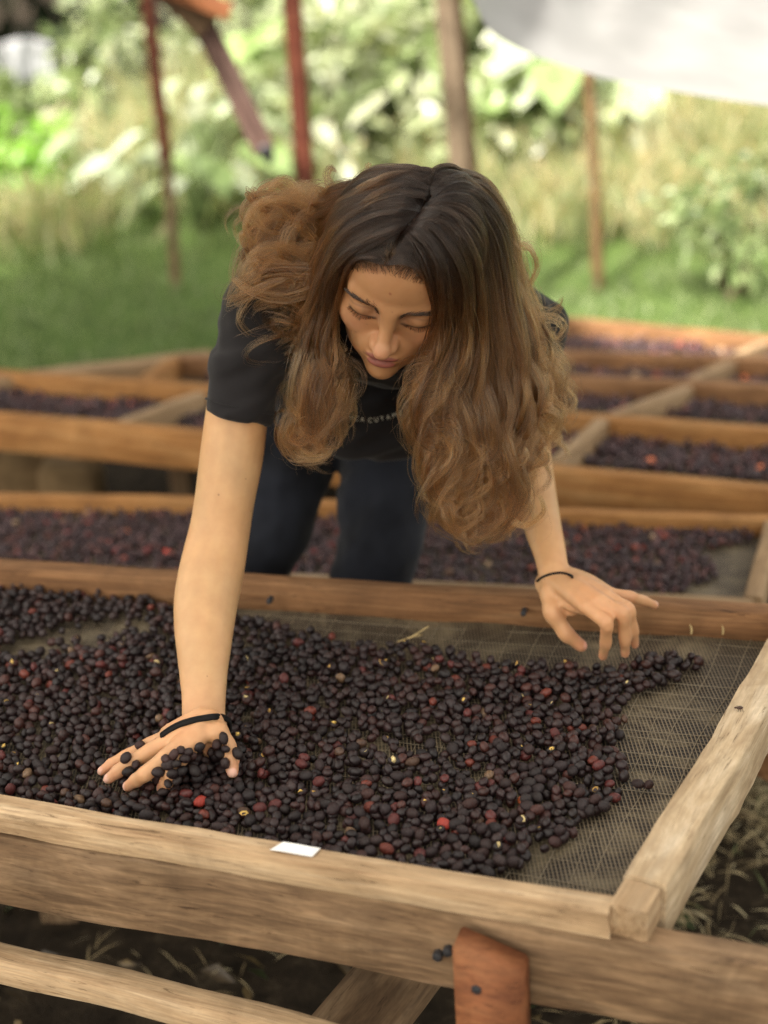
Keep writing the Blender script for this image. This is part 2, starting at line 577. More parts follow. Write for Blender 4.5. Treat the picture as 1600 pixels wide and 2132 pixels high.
# tarp
t = NT('white_tarp')
v = t.tex('Object', rnd=False)
n = t.noise(v, 3.5, 4)
c = t.ramp(n, [(0.3, (0.40, 0.40, 0.398)), (0.7, (0.54, 0.54, 0.54))])
t.set(**{'Base Color': c, 'Roughness': 0.5})
tr = t.n('BsdfTranslucent'); t.l(c, tr.inputs['Color'])
ms = t.n('MixShader'); ms.inputs[0].default_value = 0.56
t.l(t.b.outputs[0], ms.inputs[1]); t.l(tr.outputs[0], ms.inputs[2]); t.l(ms.outputs[0], t.out.inputs['Surface'])
M_TARP = t.m

# ground
t = NT('ground_soil')
v = t.tex('Object', rnd=False)
n = t.noise(v, 1.1, 6, 0.65)
n2 = t.noise(v, 22, 6, 0.7)
soil = t.ramp(n2, [(0.3, (0.012, 0.009, 0.006)), (0.55, (0.030, 0.022, 0.014)), (0.75, (0.075, 0.058, 0.036))])
lawn = t.ramp(n2, [(0.3, (0.045, 0.085, 0.02)), (0.7, (0.12, 0.18, 0.05))])
sp = t.n('SeparateXYZ'); t.l(v, sp.inputs[0])
mr = t.n('MapRange'); mr.inputs[1].default_value = 4.3; mr.inputs[2].default_value = 5.4
t.l(sp.outputs['Y'], mr.inputs[0])
mr2 = t.n('MapRange'); mr2.inputs[1].default_value = 10.0; mr2.inputs[2].default_value = 12.0; mr2.inputs[3].default_value = 1.0; mr2.inputs[4].default_value = 0.0
t.l(sp.outputs['Y'], mr2.inputs[0])
mm2 = t.n('Math', operation='MULTIPLY'); t.l(mr.outputs[0], mm2.inputs[0]); t.l(mr2.outputs[0], mm2.inputs[1])
gm = t.n('Math', operation='MULTIPLY'); t.l(mm2.outputs[0], gm.inputs[0])
gr = t.ramp(n, [(0.35, (0.7, 0.7, 0.7)), (0.6, (1, 1, 1))]); t.l(gr, gm.inputs[1])
c = t.mix(gm.outputs[0], soil, lawn)
M_GROUND = t.set(**{'Base Color': c, 'Roughness': 0.95, 'Specular IOR Level': 0.1, 'Normal': t.bump(n2, 0.8, 0.02)})


# ------------------------------------------------------------------ ground
def build_ground():
    xs = np.concatenate([[-150, -60, -25], np.linspace(-10, 10, 61), [25, 60, 150]])
    ys = np.concatenate([[-60, -15], np.linspace(-3, 24, 82), [40, 80, 200]])
    X, Y = np.meshgrid(xs, ys)
    P = np.stack([X, Y, np.zeros_like(X)], -1).reshape(-1, 3)
    P[:, 2] = 0.02 * noise3(P, 0.5, 3) + 0.012 * noise3(P, 2.2, 4) - 0.02
    nx = len(xs)
    i = np.arange(len(ys) - 1)[:, None] * nx + np.arange(nx - 1)
    Q = np.stack([i, i + 1, i + nx + 1, i + nx], -1).reshape(-1, 4)
    o = link('ground', mesh_np('ground', P, Q), M_GROUND)
    tag(o, kind='structure')


build_ground()


# ------------------------------------------------------------------ planks
def plank_mesh(L, w, h, seed=0, wob=0.002, bev=0.004, seglen=0.04, rough=0.0):
    r = np.random.default_rng(seed)
    n = max(3, int(L / seglen))
    b = min(bev, w * 0.3, h * 0.3)
    y, z = w / 2, h / 2
    sec = np.array([(-y + b, -z), (0, -z), (y - b, -z), (y - b * .3, -z + b * .3), (y, -z + b), (y, 0), (y, z - b), (y - b * .3, z - b * .3), (y - b, z),
                    (0, z), (-y + b, z), (-y + b * .3, z - b * .3), (-y, z - b), (-y, 0), (-y, -z + b), (-y + b * .3, -z + b * .3)])
    k = len(sec)
    x = np.linspace(-L / 2, L / 2, n + 1)
    V = np.zeros((n + 1, k, 3))
    V[..., 0] = x[:, None]
    V[..., 1:] = sec[None]
    for c in (1, 2):
        for f in (1.3, 3.1, 7.0, 15.0):
            V[..., c] += wob / (1 + f * 0.25) * np.sin(f * x * 2 + r.uniform(0, 6.28, 1))[:, None] * r.choice([-1, 1])
    if rough:
        V[..., 1:] += r.normal(0, rough, (n + 1, k, 2))
    V[0, :, 0] += r.normal(0, 0.0012, k); V[-1, :, 0] += r.normal(0, 0.0012, k)
    V = V.reshape(-1, 3)
    i = np.arange(n)[:, None] * k
    j = np.arange(k); jn = (j + 1) % k
    Q = np.stack([i + j, i + k + j, i + k + jn, i + jn], -1).reshape(-1, 4)
    V = np.vstack([V, [-L / 2, 0, 0], [L / 2, 0, 0]])
    a, bb = (n + 1) * k, (n + 1) * k + 1
    T = np.vstack([np.stack([np.full(k, a), j, jn], -1), np.stack([np.full(k, bb), n * k + jn, n * k + j], -1)])
    me = mesh_np('plank', V, [Q, T], smooth=True)
    return fix_normals(me)


def auto_smooth(me, ang=35):
    me.set_sharp_from_angle(angle=math.radians(ang))


def frame_between(p0, p1, up=(0, 0, 1)):
    p0, p1 = Vector(p0), Vector(p1)
    x = (p1 - p0).normalized()
    up = Vector(up)
    y = up.cross(x).normalized()
    z = x.cross(y)
    c = (p0 + p1) / 2
    return Matrix(((x[0], y[0], z[0], c[0]), (x[1], y[1], z[1], c[1]), (x[2], y[2], z[2], c[2]), (0, 0, 0, 1))), (p1 - p0).length


_seed = [100]


def plank(name, p0, p1, w, h, mat, parent=None, up=(0, 0, 1), wob=0.002, bev=0.004, rough=0.0, seglen=0.04, top=True):
    """board from p0 to p1; the points lie on the middle of its top face"""
    _seed[0] += 1
    M, L = frame_between(p0, p1, up)
    if top: M = M @ Matrix.Translation((0, 0, -h / 2))
    me = plank_mesh(L, w, h, _seed[0], wob, bev, seglen, rough)
    auto_smooth(me, 40)
    return link(name, me, mat, parent, M)


def lerp(a, b, t): return np.asarray(a, float) * (1 - t) + np.asarray(b, float) * t


def bolt(parent, P, nrm, r=0.008):
    mb = MB()
    nrm = np.asarray(nrm, float) / np.linalg.norm(nrm)
    mb.loft([P - nrm * 0.012, P + nrm * 0.0004, P + nrm * 0.0012, P + nrm * 0.0018], [r, r, r * 0.92, r * 0.6], ref=(0.1, 0.2, 1), seg=6, n=9, round_ends=False)
    return link('bolt', mb.mesh('bolt'), M_BOLT, parent)


# ------------------------------------------------------------------ the near drying bed
ZB, ZR = 0.570, 0.606          # fruit bed and rail top


def near_bed():
    bed = empty('drying_bed', (0, 1.7, 0), 'nearest raised wooden drying bed with dark net, full of dried coffee cherries under her hands', 'drying bed', 'raised coffee drying beds')
    # front rail: outer top edge and inner top edge
    a0, a1 = onz(0, 1690, ZR), onz(1268, 1906, ZR)
    b0, b1 = onz(0, 1652, ZR), onz(1278, 1868, ZR)
    m0, m1 = (a0 + b0) / 2, (a1 + b1) / 2
    d = (m1 - m0) / np.linalg.norm(m1 - m0)
    w = np.linalg.norm(np.cross(a0 - m0, d)) + np.linalg.norm(np.cross(a1 - m1, d))
    L0 = m0 - d * 0.9
    fr = plank('front_rail', L0, m1, w, 0.030, M_RAIL, bed, wob=0.0018, rough=0.0005, bev=0.0025)
    nrm = np.array([d[1], -d[0], 0.0])                      # towards the camera
    # beam under the front rail, running on past the corner
    z1 = ZR - 0.030 - 0.0035
    c0 = m0 - d * 0.9; c1 = m1 + d * 0.42
    c0 = c0 + nrm * (w / 2 - 0.021); c1 = c1 + nrm * (w / 2 - 0.021)
    c0[2] = c1[2] = z1
    bm_ = plank('support_beam', c0, c1, 0.034, 0.096, M_BEAM, bed, wob=0.003, rough=0.0008)
    # cleat screwed on the beam's face
    f0 = onz(945, 1950, z1)
    face = nrm * (w / 2 + 0.0)
    s = (onz(1005, 1985, z1) - m0) @ d
    cc = m0 + d * s + nrm * (w / 2 + 0.019)
    mb = MB()
    hw, hd = 0.034, 0.017
    zt = z1 - 0.004
    P = []
    for sy in (-1, 1):
        for (sx, z) in ((-1, zt - 0.2), (1, zt - 0.2), (1, zt - 0.022), (-1, zt)):
            q = cc + d * sx * hw + nrm * sy * hd
            q[2] = z - (0.004 if sy > 0 else 0)
            P.append(q)
    me = mesh_np('cleat', np.array(P) - cc, [np.array([[0, 1, 2, 3], [7, 6, 5, 4], [0, 4, 5, 1], [1, 5, 6, 2], [2, 6, 7, 3], [3, 7, 4, 0]])], smooth=False)
    bm = bmesh.new(); bm.from_mesh(me)
    bmesh.ops.recalc_face_normals(bm, faces=bm.faces)
    bmesh.ops.bevel(bm, geom=bm.edges[:], offset=0.0025, segments=2, affect='EDGES')
    bm.to_mesh(me); bm.free()
    cl = link('cleat_block', me, M_CLEAT, bed, Matrix.Translation(cc))
    tag(cl, 'red brown cleat block')
    q = onY(990, 2066, (cc + nrm * hd)[1])
    k = (q - (cc + nrm * hd)) @ nrm
    bolt(cl, q - nrm * k, nrm, 0.0055)
    for (x, y) in ((908, 1999), (932, 1984)):
        q = onY(x, y, (m0 + d * (s - 0.05) + nrm * w / 2)[1])
        k = (q - (m0 + nrm * (w / 2))) @ nrm
        bolt(bm_, q - nrm * k, nrm, 0.0055)
    # right side rail
    e0 = (onz(1296, 1834, ZR + .004) + onz(1408, 1828, ZR + .004)) / 2
    i0, i1 = onz(1294, 1831, ZR + .004), onz(1600, 1325, ZR + .004)
    o0, o1 = onz(1412, 1825, ZR + .004), onz(1600, 1447, ZR + .004)
    sd = (i1 - i0); sd /= np.linalg.norm(sd)
    sn = np.array([sd[1], -sd[0], 0.0])
    ws = float(((o0 + o1) / 2 - (i0 + i1) / 2) @ sn)
    n0 = i0 + sn * ws / 2 + sd * 0.006
    back_dir = onz(1600, 1276, ZR) - onz(0, 1185, ZR)
    bl, br = onz(0, 1183, ZR), onz(1600, 1274, ZR)
    # far end of the side rail just short of the back rail
    n1 = i0 + sn * ws / 2 + sd * 0.66
    side = plank('side_rail', n0, n1, ws, 0.070, M_PALE, bed, wob=0.0016, bev=0.004, rough=0.0007, seglen=0.03)
    tag(side, 'pale bark edged side rail')
    e1 = n0 - sd * 0.002; e0 = i0 + sn * ws / 2 - sd * 0.038
    plank('end_block', e0 - [0, 0, .003], e1 - [0, 0, .003], ws * 0.9, 0.0390, M_RAIL, bed, wob=0.001, bev=0.004, seglen=0.01)
    # dark end block at the corner, inside the side rail
    # back rail
    bd = (br - bl) / np.linalg.norm(br - bl)
    bn = np.array([-bd[1], bd[0], 0])
    q0 = bl - bd * 0.8 + bn * 0.016
    q1 = br + bd * 0.12 + bn * 0.016
    plank('back_rail', q0, q1, 0.034, 0.046, M_BROWN, bed, wob=0.002)
    # nail heads on back rail
    for x, y in ((560, 1250), (1090, 1275)):
        q = onz(x, y, ZR - 0.012)
        bolt(bed, np.array([q[0], q[1], ZR - 0.014]) , -bn, 0.004)
    # net sheet, sagging a little
    nu, nv = 90, 46
    lf = b0 - d * 0.9; rf = i0 - sd * 0.02
    lb = bl - bd * 0.8; rb = n1 - sn * ws / 2
    rb = br + bd * 0.0
    U, Vv = np.meshgrid(np.linspace(0, 1, nu), np.linspace(-0.02, 1.0, nv))
    G = ((1 - U) * (1 - Vv))[..., None] * lf + (U * (1 - Vv))[..., None] * rf + ((1 - U) * Vv)[..., None] * lb + (U * Vv)[..., None] * rb
    G[..., 2] = ZB - 0.006 - 0.008 * np.sin(PI * np.clip(Vv, 0, 1)) * np.sin(PI * np.clip(U * 1.0, 0, 1))
    G[..., 2] += 0.0022 * noise3(G.reshape(-1, 3), 4.0, 5).reshape(G.shape[:2])
    i = np.arange(nv - 1)[:, None] * nu + np.arange(nu - 1)
    Q = np.stack([i, i + 1, i + nu + 1, i + nu], -1).reshape(-1, 4)
    net = link('net_sheet', mesh_np('net', G.reshape(-1, 3), Q), M_NET, bed)
    # paler coarse threads woven through the net (real cords)
    mb = MB()
    r = np.random.default_rng(3)

    def net_pt(u, v):
        P = (1 - u) * (1 - v) * lf + u * (1 - v) * rf + (1 - u) * v * lb + u * v * rb
        P[2] = ZB - 0.0045 - 0.008 * math.sin(PI * min(max(v, 0), 1)) * math.sin(PI * min(max(u, 0), 1))
        return P
    for u in np.arange(0.42, 1.0, 0.0185):
        uu = u + r.normal(0, 0.0018)
        P = [net_pt(uu + 0.002 * math.sin(k * 1.3 + u * 40), k / 12) for k in range(13)]
        mb.loft(P, 0.00048 * r.uniform(0.5, 1.3), ref=(0, 0, 1), seg=4, n=30, round_ends=False)
    for v_ in np.arange(0.02, 1.0, 0.045):
        vv = v_ + r.normal(0, 0.008)
        P = [net_pt(0.42 + 0.58 * k / 14, min(1, vv + 0.006 * math.sin(k * 0.9 + v_ * 30))) for k in range(15)]
        mb.loft(P, 0.00042 * r.uniform(0.5, 1.2), ref=(0, 0, 1), seg=4, n=40, round_ends=False)
    th = link('net_thread', mb.mesh('threads'), M_THREAD, net)
    tag(th, kind='stuff')
    # legs
    for P in (m1 - d * 0.13 - nrm * 0.03, br - bd * 0.15 + bn * 0.02, bl + bn * 0.02, m0 - d * 0.6 - nrm * 0.03):
        q = np.array([P[0], P[1], ZR - 0.125 if P is not None else 0])
        plank('leg', q, q - np.array([0, 0, q[2] + 0.03]), 0.06, 0.06, M_OLD, bed, up=(0, 1, 0), top=False)
    # paper label on the front rail
    pa = onz(590, 1755, ZR + .001); pb = onz(668, 1768, ZR + .001); pc = onz(650, 1786, ZR + .001); pd = onz(562, 1772, ZR + .001)
    nn = 8
    V = []
    for k in range(nn + 1):
        t_ = k / nn
        for q in (lerp(pd, pc, t_), lerp(pa, pb, t_)):
            q = q.copy(); q[2] += 0.0013 + 0.0003 * math.sin(t_ * 5.0); V.append(q)
    V = np.array(V)
    V2 = V.copy(); V2[:, 2] -= 0.0004
    i = np.arange(nn) * 2
    Q = np.stack([i, i + 2, i + 3, i + 1], -1)
    lab = link('paper_label', mesh_np('paper', np.vstack([V, V2]), [np.vstack([Q, Q[:, ::-1] + len(V)])]), M_PAPER)
    tag(lab, 'small blank white paper label stuck on top of the front rail of the nearest bed', 'label')
    return dict(lf=b0, rf=i0, lb=bl, rb=br, d=d, bd=bd, sd=sd, sn=sn, nrm=nrm, ws=ws)


NB = near_bed()


# ------------------------------------------------------------------ coffee cherries
def cherry_protos(seg, rings, count, seed):
    r = np.random.default_rng(seed)
    out = []
    for k in range(count):
        mb = MB()
        u = np.linspace(0, PI, rings + 1)[1:-1]
        an = np.linspace(0, 2 * PI, seg, endpoint=False)
        asp = r.uniform(1.02, 1.32)
        V = np.stack([asp * np.outer(np.cos(u), np.ones(seg)), np.outer(np.sin(u), np.cos(an)), np.outer(np.sin(u), np.sin(an)) * r.uniform(0.84, 1)], -1).reshape(-1, 3)
        V = np.vstack([V, [asp, 0, 0], [-asp, 0, 0]])
        # seam of the two beans, dents, ridges of dried skin
        ang = np.arctan2(V[:, 2], V[:, 1])
        seam = np.exp(-((np.abs(np.abs(ang) - PI / 2)) / 0.30) ** 2) * 0.09
        rad = 1 - seam * r.uniform(0.1, 1.0) + 0.028 * np.sin(ang * r.integers(4, 8) + r.uniform(0, 6)) + 0.045 * noise3(V, 0.45, int(r.integers(1e6)))
        V *= rad[:, None]
        m = len(u)
        i = np.arange(m - 1)[:, None] * seg
        j = np.arange(seg); jn = (j + 1) % seg
        Q = np.stack([i + j, i + seg + j, i + seg + jn, i + jn], -1).reshape(-1, 4)
        a, b = m * seg, m * seg + 1
        T = np.vstack([np.stack([np.full(seg, a), j, jn], -1), np.stack([np.full(seg, b), (m - 1) * seg + jn, (m - 1) * seg + j], -1)])
        out.append((V, Q, T))
    return out


def in_poly(P, poly):
    x, y = P[:, 0], P[:, 1]
    inside = np.zeros(len(P), bool)
    n = len(poly)
    for i in range(n):
        x1, y1 = poly[i]; x2, y2 = poly[(i + 1) % n]
        c = ((y1 > y) != (y2 > y)) & (x < (x2 - x1) * (y - y1) / (y2 - y1 + 1e-12) + x1)
        inside ^= c
    return inside


def scatter(poly, z0, spacing, density, layers, r, maxn=20000, keep=None):
    """drops fruit one by one on a sheet; each rests on those already lying under it"""
    poly = np.asarray(poly)[:, :2]
    lo, hi = poly.min(0), poly.max(0)
    cell = spacing
    grid = {}
    pts = []
    area = (hi - lo).prod()
    for layer in range(layers):
        n = int(area / spacing ** 2 * (3.2 if layer == 0 else 1.6))
        C = r.uniform(lo, hi, (n, 2))
        C = C[in_poly(C, poly)]
        if density is not None:
            C = C[r.uniform(size=len(C)) < density(C, layer)]
        for x, y in C:
            gi, gj = int(x / cell), int(y / cell)
            z = z0
            ok = True
            best = z0
            for a in (-1, 0, 1):
                for b in (-1, 0, 1):
                    for q in grid.get((gi + a, gj + b), ()):
                        dx, dy = x - q[0], y - q[1]
                        d2 = dx * dx + dy * dy
                        if layer == 0:
                            if d2 < (spacing * 0.86) ** 2: ok = False; break
                        else:
                            s = spacing * 0.88
                            if d2 < s * s:
                                h = q[2] + 0.78 * math.sqrt(s * s - d2)
                                if h > best: best = h
                    if not ok: break
                if not ok: break
            if not ok: continue
            if layer > 0:
                if best > z0 + spacing * 0.72 * layer or best < z0 + spacing * 0.2: continue
                z = best
            grid.setdefault((gi, gj), []).append((x, y, z))
            pts.append((x, y, z))
    return np.array(pts)


DARK = np.array([(0.0125, 0.0075, 0.0085), (0.017, 0.0098, 0.0105), (0.0145, 0.0105, 0.0120), (0.026, 0.0125, 0.0115), (0.020, 0.0145, 0.0145), (0.036, 0.015, 0.012)])
REDS = np.array([(0.085, 0.018, 0.016), (0.12, 0.024, 0.014), (0.30, 0.035, 0.022), (0.32, 0.075, 0.025), (0.07, 0.036, 0.022), (0.15, 0.09, 0.05)])


def fruit_colors(n, r, red=0.06):
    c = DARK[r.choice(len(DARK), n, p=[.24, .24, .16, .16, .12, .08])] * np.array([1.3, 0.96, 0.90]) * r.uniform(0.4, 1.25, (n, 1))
    k = r.uniform(size=n) < red
    c[k] = REDS[r.choice(len(REDS), k.sum(), p=[.48, .25, .012, .018, .14, .10])]
    return c


def rand_rot(n, r, tilt=0.5):
    """mostly lying on the side: long axis near horizontal"""
    yaw = r.uniform(0, 2 * PI, n); pit = r.normal(0, tilt, n); rol = r.uniform(0, 2 * PI, n)
    cy, sy, cp, sp, cr, sr = np.cos(yaw), np.sin(yaw), np.cos(pit), np.sin(pit), np.cos(rol), np.sin(rol)
    M = np.empty((n, 3, 3))
    M[:, 0, 0] = cy * cp; M[:, 1, 0] = sy * cp; M[:, 2, 0] = -sp
    M[:, 0, 1] = cy * sp * sr - sy * cr; M[:, 1, 1] = sy * sp * sr + cy * cr; M[:, 2, 1] = cp * sr
    M[:, 0, 2] = cy * sp * cr + sy * sr; M[:, 1, 2] = sy * sp * cr - cy * sr; M[:, 2, 2] = cp * cr
    return M


def fruit_mesh(name, pts, size, protos, cols, rots):
    ids = np.arange(len(pts)) % len(protos)
    VV, QQ, TT, CC, off = [], [], [], [], 0
    for k, (V, Q, T) in enumerate(protos):
        s = np.nonzero(ids == k)[0]
        if not len(s): continue
        P = np.einsum('nij,vj->nvi', rots[s], V) * size[s][:, None, None] + pts[s][:, None]
        nv = len(V)
        o = off + np.arange(len(s))[:, None, None] * nv
        VV.append(P.reshape(-1, 3)); QQ.append((Q[None] + o).reshape(-1, 4)); TT.append((T[None] + o).reshape(-1, 3))
        CC.append(np.repeat(cols[s], nv, axis=0))
        off += len(s) * nv
    return mesh_np(name, np.vstack(VV), [np.vstack(QQ), np.vstack(TT)], True, np.vstack(CC))


BODY = {}
HAND_KEEP = []          # filled by the hand: (x, y, z, r) capsules the fruit must not enter


def near_fruit():
    r = np.random.default_rng(11)
    px = [(-900, 1300), (-400, 1228), (0, 1212), (150, 1228), (300, 1240), (365, 1275), (500, 1288), (560, 1300), (640, 1322), (720, 1340), (800, 1345), (900, 1350), (960, 1372), (1040, 1388),
          (1130, 1392), (1200, 1388), (1280, 1396), (1370, 1368), (1450, 1372), (1462, 1390), (1400, 1420), (1330, 1440), (1290, 1468), (1305, 1510), (1285, 1560),
          (1305, 1610), (1300, 1650), (1262, 1692), (1215, 1715), (1160, 1760), (1080, 1806), (1040, 1822)]
    poly = [onz(x, y, ZB) for x, y in px]
    fin = NB['lf']; d = NB['d']; inw = -NB['nrm']
    s1 = (poly[-1] - fin) @ d
    poly += [fin + d * (s1 - 0.02) + inw * 0.011, fin - d * 0.5 + inw * 0.011]
    gaps = [([(-20, 1362), (40, 1335), (130, 1300), (250, 1284), (340, 1296), (300, 1322), (180, 1345), (60, 1375)], 0.06),
            ([(700, 1560), (830, 1545), (960, 1540), (1000, 1555), (900, 1572), (760, 1575)], 0.12),
            ([(150, 1640), (200, 1630), (215, 1655), (165, 1665)], 0.15),
            ([(600, 1330), (800, 1340), (950, 1372), (800, 1362), (640, 1350)], 0.55)]
    gp = [([tuple(onz(x, y, ZB)[:2]) for x, y in g], f) for g, f in gaps]

    def dens(C, layer):
        P = np.column_stack([C, np.full(len(C), 0.5)])
        d0 = np.full(len(C), 1.0) if layer == 0 else 0.55 + 0.45 * noise3(P, 5, 8)
        for g, f in gp:
            d0[in_poly(C, g)] *= f if layer == 0 else f * 0.2
        return d0
    pts = scatter(poly, ZB + 0.0018, 0.0122, dens, 2, r)
    # heap of fruit pushed up before the hand
    heap = []
    for _ in range(260):
        x, y = r.uniform(300, 500), r.uniform(1560, 1700)
        heap.append((x, y))
    px_, py_ = proj_np(pts)
    ok = (px_ > -330) & (py_ < 1960)
    pts = pts[ok]
    # keep clear of hands
    for (a, b, rad) in HAND_KEEP:
        ab = b - a
        t_ = np.clip(((pts - a) @ ab) / (ab @ ab), 0, 1)
        dd = np.linalg.norm(pts - (a + t_[:, None] * ab), axis=1)
        pts = pts[dd > rad + 0.0052]
    # a few lie on the hand and spill over it
    extra_px = [(268, 1606, .003), (283, 1592, 0.002), (292, 1552, .004), (262, 1578, -.002), (330, 1608, .004), (345, 1580, .006), (352, 1592, 0.012), (362, 1572, .010), (377, 1562, .014), (392, 1566, .014), (385, 1580, .016),
                (402, 1575, .018), (416, 1556, .014), (424, 1578, .016), (412, 1592, .014), (398, 1600, .012), (380, 1605, .01), (440, 1566, .016), (452, 1550, .02), (448, 1576, .016),
                (466, 1537, .024), (470, 1560, .022), (455, 1590, .012), (436, 1600, .010), (420, 1612, .008), (400, 1620, .006), (372, 1625, .006), (350, 1632, .004), (445, 1612, .008),
                (432, 1630, 0.004), (410, 1636, 0.004), (385, 1642, .003), (330, 1625, .004), (340, 1650, .002), (312, 1640, .002), (362, 1655, .002)]
    ex = []
    for x, y, dz in extra_px:
        dr = ray(x, y); dr = dr / np.linalg.norm(dr)
        P = onz(x, y, ZB + 0.006 + dz * 0.6)
        hit = BODY['bvh'].ray_cast(Vector(CAM), Vector(dr))
        if hit[0] is not None and np.linalg.norm(np.array(hit[0]) - CAM) < np.linalg.norm(P - CAM) + 0.006:
            P = np.array(hit[0]) - dr * 0.0052
        ex.append(P)
    # the heap ploughed up in front of thumb and forefinger
    placed = [p for p in ex]
    tries = 0
    while len(placed) < len(extra_px) + 64 and tries < 6000:
        tries += 1
        x, y = r.normal(405, 42), r.normal(1600, 30)
        if not (325 < x < 500 and 1545 < y < 1672) or (470 < x < 500 and 1575 < y < 1625): continue
        lift = 0.032 * math.exp(-(((x - 405) / 45) ** 2 + ((y - 1590) / 34) ** 2)) * r.uniform(0.3, 1)
        dr = ray(x, y); dr = dr / np.linalg.norm(dr)
        P = onz(x, y, ZB + 0.006 + lift)
        hit = BODY['bvh'].ray_cast(Vector(CAM), Vector(dr))
        if hit[0] is not None and np.linalg.norm(np.array(hit[0]) - CAM) < np.linalg.norm(P - CAM) + 0.006:
            if y < 1560 or x < 350: continue
            P = np.array(hit[0]) - dr * r.uniform(0.004, 0.008)
        if min(np.linalg.norm(P - q) for q in placed) < 0.0104: continue
        placed.append(P)
    stray = [(1330, 1632), (1352, 1634), (1455, 1372), (1362, 1366)]
    ex = np.array(placed + [onz(x, y, ZB + 0.005) for x, y in stray])
    pts = np.vstack([pts, ex])
    n = len(pts)
    size = r.uniform(0.0047, 0.0070, n)
    cols = fruit_colors(n, r)
    cols[-len(ex):] = fruit_colors(len(ex), r, 0)
    rots = rand_rot(n, r)
    # the fruit that shows largest: individual things
    px_, py_ = proj_np(pts)
    dist = (pts - CAM) @ F_
    vis = (px_ > 5) & (px_ < 1595) & (py_ > 1200) & (py_ < 1890)
    top = np.zeros(n, bool)
    # visible means nothing lies over it
    key = {}
    for i_, (x, y, z) in enumerate(pts):
        key.setdefault((int(x / .012), int(y / .012)), []).append(i_)
    for i_, (x, y, z) in enumerate(pts):
        if not vis[i_]: continue
        c = True
        for a in (-1, 0, 1):
            for b in (-1, 0, 1):
                for q in key.get((int(x / .012) + a, int(y / .012) + b), ()):
                    if pts[q, 2] > z + 0.003 and (pts[q, 0] - x) ** 2 + (pts[q, 1] - y) ** 2 < 0.0085 ** 2: c = False
        top[i_] = c
    top[-len(ex):] = True
    score = size / dist * np.where(top, 1, 0.0)
    score[-len(ex):] += 1
    order = np.argsort(-score)[:288]
    sel = np.zeros(n, bool); sel[order] = True
    protos = cherry_protos(13, 9, 7, 5)
    me = fruit_mesh('cherries', pts[~sel], size[~sel], protos, cols[~sel], rots[~sel])
    o = link('coffee_cherries', me, M_CHERRY)
    tag(o, 'wide layer of dark dried coffee cherries spread over the nearest bed', 'coffee cherries', kind='stuff')
    pm = []
    for V, Q, T in protos: pm.append((V, Q, T))
    nex = n - len(ex)
    lone = {n - 4, n - 3}
    for i_ in order:
        V, Q, T = pm[i_ % len(pm)]
        me = mesh_np('cherry', V, [Q, T], True, np.repeat(cols[i_][None], len(V), 0))
        M = Matrix.Translation(pts[i_]) @ Matrix(rots[i_].tolist()).to_4x4() @ Matrix.Scale(size[i_], 4)
        ob = link('coffee_cherry', me, M_CHERRY, None, M)
        c = cols[i_]
        if i_ in lone:
            tag(ob, 'lone dark dried cherry of the touching pair on the bare net right of the heap', 'coffee cherry', 'pair of stray cherries on the net')
        elif i_ >= nex:
            tag(ob, 'dark dried coffee cherry lying on or against the hand pressed into the fruit', 'coffee cherry', 'cherries piled against the pressing hand')
        elif c[0] > 0.25:
            tag(ob, 'bright orange red coffee cherry among dark ones behind the front rail', 'coffee cherry', 'bright red cherries near the front rail')
        elif c[0] > 0.08:
            tag(ob, 'reddish brown half dried coffee cherry among darker ones behind the front rail', 'coffee cherry', 'reddish cherries near the front rail')
        else:
            tag(ob, 'dark brown wrinkled coffee cherry in the layer just behind the front rail', 'coffee cherry', 'dark cherries near the front rail')
    # husk flakes: pale broken skins between the fruit
    topi = np.nonzero(top & (py_ > 1330) & (~sel))[0]
    r.shuffle(topi)
    for i_ in topi[:56]:
        mb = MB()
        s = r.uniform(0.0022, 0.0058)
        nn = 6
        a = np.linspace(0, 2 * PI, nn, endpoint=False)
        V = np.column_stack([np.cos(a) * s, np.sin(a) * s * 0.6, r.normal(0, s * 0.15, nn)])
        V = np.vstack([V, [0, 0, s * 0.45], [0, 0, s * 0.25]])
        j = np.arange(nn)
        T = np.vstack([np.stack([j, (j + 1) % nn, np.full(nn, nn)], -1), np.stack([(j + 1) % nn, j, np.full(nn, nn + 1)], -1)])
        col = np.array([(0.72, 0.48, 0.13), (0.70, 0.55, 0.26), (0.6, 0.36, 0.10)][r.integers(3)])
        me = mesh_np('husk', V, [T], True, np.repeat(col[None], len(V), 0))
        P = pts[i_] + np.array([r.normal(0, .002), -0.003, 0.0045])
        ob = link('husk_flake', me, M_HUSK, None, Matrix.Translation(P) @ Matrix(rand_rot(1, r, 0.5)[0].tolist()).to_4x4())
        tag(ob, 'tiny pale yellow husk flake caught between the dark cherries', 'husk', 'husk flakes among the cherries')


def proj_np(P):
    v = P - CAM
    d = v @ F_
    return 800 + FPX * (v @ R_) / d, 1066 - FPX * (v @ U_) / d


